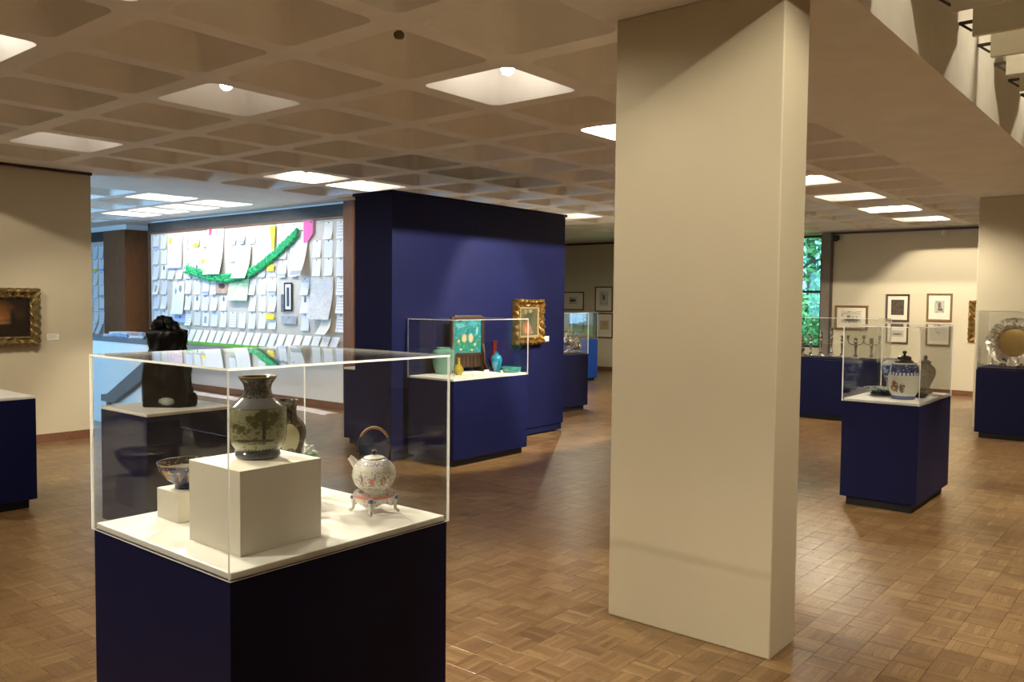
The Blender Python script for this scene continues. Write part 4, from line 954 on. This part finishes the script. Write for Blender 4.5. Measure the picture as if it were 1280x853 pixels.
# pink notched flag
a, b, c, d = BIG['pinkflag']
m = MB(); pl = [(a, d), (a, c+(d-c)*.40), (a+(b-a)*.52, c+.04), (b, c), (b, d)]
for x in (-.03, -.0288): m.v += [(x, u-a, v-c) for u, v in pl]
m.face([4, 3, 2, 1, 0]); m.face([5, 6, 7, 8, 9])
for k in range(5): m.face([k, (k+1) % 5, 5+(k+1) % 5, 5+k])
pf = m.build('paper_flag', plain('pink_paper', (.72, .10, .36), .6), None, False, (BXF-.01, a, c)); tag(pf, 'bright pink notched paper flag near the wood trim', 'paper'); link('pin', pin_me, pf, (-.03, .05, d-c-.02), (0, -PI/2, 0))
# yellow ribbon and bits
a, b, c, d = BIG['ybanner']
m = MB(); pts = [(0, d-c, .10), (.02, (d-c)*.75, .085), (.05, (d-c)*.4, .06), (.075, 0, .035)]
for x in (-.02, -.0188):
    for (u, v, w_) in pts: m.v += [(x-.02*(1-v/(d-c)), b-a-u-w_*1.6, v), (x-.02*(1-v/(d-c)), b-a-u, v)]
for k in range(3): m.face([2*k, 2*k+2, 2*k+3, 2*k+1]); m.face([8+2*k, 8+2*k+1, 8+2*k+3, 8+2*k+2])
for k in range(3): m.face([2*k, 8+2*k, 8+2*k+2, 2*k+2]); m.face([2*k+1, 2*k+3, 8+2*k+3, 8+2*k+1])
yb = m.build('paper_ribbon', plain('yellow_ribbon', (.82, .52, .03), .5), None, False, (BXF-.01, a, c)); tag(yb, 'yellow paper ribbon hanging above the green garland', 'ribbon')
for nm, q, lab in (('upper', (336, 331, 345, 339), 'yellow paper strip pinned just under the garland'), ('lower', (335, 392, 345, 399.5), 'yellow paper strip low on the long pin board')):
    a, b, c, d = bb(*q); pinned('paper_strip', lab, 'paper', (a+b)/2, (c+d)/2, sheet_mesh(plain('yellow_strip', (.82, .62, .05), .6), (b-a)/2, (d-c)/2, .01, 3), None, .035, False)
# green garland: a crepe chain of folded links
gp = [at_x(BXF-.06, *p) for p in ((233, 337), (246, 341), (262, 346), (281, 348), (300, 346), (317, 339), (332, 328), (345, 317), (358, 304), (371.5, 291))]
gar = thing('garland', 'green crepe paper garland draped across the long pin board', 'garland', gp[0])
dense = []
for i in range(len(gp)-1):
    for s in range(7): dense.append(gp[i].lerp(gp[i+1], s/7))
dense.append(gp[-1])
m_gar = plain('green_crepe', (.015, .36, .13), .6, var=.4, scale=40)
m = MB()
for row in (-1, 0, 1):
    m.tube([p-gp[0]+Vector((.012*math.sin(i*1.7+row), .0, row*.042+.012*math.sin(i*2.3+row*2))) for i, p in enumerate(dense)], [.022+.014*abs(math.sin(i*1.25+row)) for i in range(len(dense))], 7)
m.build('chain', m_gar, gar)
m = MB(); rg = random.Random(5)
for p in dense:
    for q in range(3):
        c = p-gp[0]+Vector((-.032, rg.uniform(-.03, .03), rg.uniform(-.052, .052))); u = Vector((rg.uniform(-.6, .2), rg.uniform(-1, 1), rg.uniform(-1, 1))).normalized()*.018; v_ = u.cross(Vector((1, .2, .1))).normalized()*.012
        m.poly([c-u-v_, c+u-v_, c+u+v_, c-u+v_])
fr = m.build('fringe', m_gar, gar)
sd = fr.modifiers.new('solid', 'SOLIDIFY'); sd.thickness = .0015
# pale paper streamer lying along the foot of the hall wall
for (p, q, lab) in (((243, 488), (346, 503), 'crumpled pale pink paper streamer on the floor, longer length by the hall wall'), ((371, 507), (421, 516.5), 'crumpled pale pink paper streamer on the floor, shorter length by the hall wall')):
    A, B = at_z(.01, *p), at_z(.01, *q); m = MB(); N = 26
    for i in range(N+1):
        c = A.lerp(B, i/N)-A; wd = .13+.05*noise.noise(Vector((i*.7, 0, 3))); h = .02+.02*abs(noise.noise(Vector((i*.9, 2, 0))))
        m.v += [(c.x-wd, c.y, .0), (c.x-wd*.3, c.y, h), (c.x+wd*.4, c.y, h*.8), (c.x+wd, c.y, .0)]
    for i in range(N):
        for k in range(3): m.face([4*i+k, 4*i+k+1, 4*i+4+k+1, 4*i+4+k])
        m.face([4*i+3, 4*i, 4*i+4, 4*i+7])
    m.face([0, 1, 2, 3]); m.face([4*N+3, 4*N+2, 4*N+1, 4*N])
    tag(m.build('paper_streamer', plain('pale_pink_paper', (.85, .74, .74), .7), None, False, (min(A.x, HX-.24), A.y, .0)), lab, 'streamer')

# ------------------------------------------------------------------ stair parapet, counter, rail
t = thing('stair_parapet', 'white stair parapet with grey counter top in bluish daylight', 'parapet', (5.15, 11.9, 0))
BOX(0, -2.25, 0, .14, 3.4, 1.08).build('wall_panel', m_whitewall, t)
BOX(-.02, -2.28, 1.08, .30, 3.42, 1.145).build('counter_top', m_counter, t, bevel=.006)
t = thing('stair_rail', 'sloping grey stair rail in front of the parapet', 'stair rail', (5.08, 10.6, 0))
m = MB()
prof = [(.55, .30), (.55, .385), (.42, .385), (-.75, .955), (-.75, .74), (.24, .30)]
for x in (0, .06): m.v += [(x, u, v) for u, v in prof]
n = len(prof); m.face(range(n)); m.face(range(2*n-1, n-1, -1))
for k in range(n): k2 = (k+1) % n; m.face([k, n+k, n+k2, k2])
m.build('rail_board', m_counter, t)
for y in (.40, -.55): BOX(.01, y-.03, 0, .05, y+.03, .40 if y > 0 else .80).build('rail_post', m_counter, t)
# folded newspapers on the counter
rn = random.Random(9)
for k in range(7):
    y = 10.10+.17*k; h = .03+.01*rn.random()
    m = MB()
    for q in range(3): m.box(-.10+rn.uniform(-.01, .01), -.13, q*h/3, .10+rn.uniform(-.01, .01), .13, (q+.85)*h/3)
    o = m.build('newspaper', paper_mat('newsprint%d' % k, ((.62, .66, .78), (.40, .48, .70), (.75, .77, .82))[k % 3], (.15, .2, .4), .7), None, False, (5.29, y, 1.146), (0, 0, rn.uniform(-.5, .5)))
    o.location.z = 1.1455+.034*(k % 2)
    tag(o, 'folded newspaper in the loose heap on the grey counter', 'newspaper', 'newspapers on the counter')
# wall light in the passage beyond the boards
t = thing('wall_light', 'small white wall light at the end of the passage', 'lamp', (10.19, 15.9, 2.72))
BOX(-.03, -.07, -.08, 0, .07, .08).build('back_plate', m_dark, t); MB().ball((-.05, 0, 0), .07, 14, 8, sc=(.5, 1, 1)).build('globe', mk_emit('globe', (1, 1, .95), 6), t, True)

# ------------------------------------------------------------------ trees outside the window
m_bark = plain('bark', (.12, .09, .06), .9, var=.3)
def leafmat(nm, c): 
    t = NT(nm); o = t.n('ShaderNodeObjectInfo'); f = t.noise(t.coord(), 2.0, 2); t.set(t.ramp(f, [(.3, tuple(x*.6 for x in c)), (.7, c)]), .6); return t.mat
for k, (x, y, h, c, lab) in enumerate([(24, 9.6, 6.5, (.16, .36, .10), 'leafy green tree on the lawn close outside the tall window'), (31, 11.2, 8.5, (.10, .30, .14), 'taller dark green tree far behind the lawn'), (21.5, 7.9, 2.2, (.25, .52, .16), 'low bright green bush just outside the window'), (27.5, 9.2, 3.0, (.30, .55, .22), 'round light green shrub on the lawn'), (25.5, 12.4, 7.0, (.13, .33, .10), 'spreading green tree well along the lawn from the window corner'), (33, 15.5, 9.0, (.11, .28, .12), 'tallest tree at the far edge of the lawn'), (28, 16.0, 6.5, (.18, .40, .12), 'bright leafy tree in front of the tallest tree'), (23, 11.0, 2.4, (.26, .50, .18), 'low bush at the foot of the spreading tree'), (30, 6.2, 7.5, (.12, .32, .12), 'dark leafy tree on the side of the picture wall')]):
    t = thing('tree' if h > 4 else 'shrub', lab, 'tree' if h > 4 else 'shrub', (x, y, -.3)); rd = random.Random(k)
    m = MB(); m.tube([(0, 0, 0), (.05, .02, h*.3), (-.1, .1, h*.6), (.05, 0, h*.85)], [.16*h/6, .13*h/6, .09*h/6, .03], 8)
    for q in range(7):
        a = rd.uniform(0, 6.28); z = h*rd.uniform(.25, .7); m.tube([(0, 0, z), (math.cos(a)*h*.13, math.sin(a)*h*.13, z+h*.1), (math.cos(a)*h*.26, math.sin(a)*h*.26, z+h*.14)], [.05*h/6, .035*h/6, .012], 6)
    m.build('trunk', m_bark, t, True)
    m = MB(); lo = .12 if h < 4 else .22
    for q in range(800 if h > 4 else 1300):
        z = h*rd.uniform(lo, 1); rr = h*.34*math.sqrt(max(.02, 1-((z/h-.6)/.45)**2))*rd.uniform(.35, 1); a = rd.uniform(0, 6.28)
        c_ = Vector((rr*math.cos(a), rr*math.sin(a), z)); u = Vector((rd.gauss(0, 1), rd.gauss(0, 1), rd.gauss(0, 1))).normalized(); v_ = u.orthogonal().normalized(); s = .10*h/6+.05
        m.poly([c_-u*s, c_+v_*s*.5, c_+u*s, c_-v_*s*.5])
    m.build('foliage', leafmat('leaf%d' % k, c), t)['kind'] = 'stuff'
sun = bpy.data.lights.new('sun_offscreen', 'SUN'); sun.energy = 8; sun.angle = .01; so = bpy.data.objects.new('sun_offscreen', sun); COL.objects.link(so); so.rotation_euler = Vector((.06, -.8, -1)).to_track_quat('-Z', 'Y').to_euler()
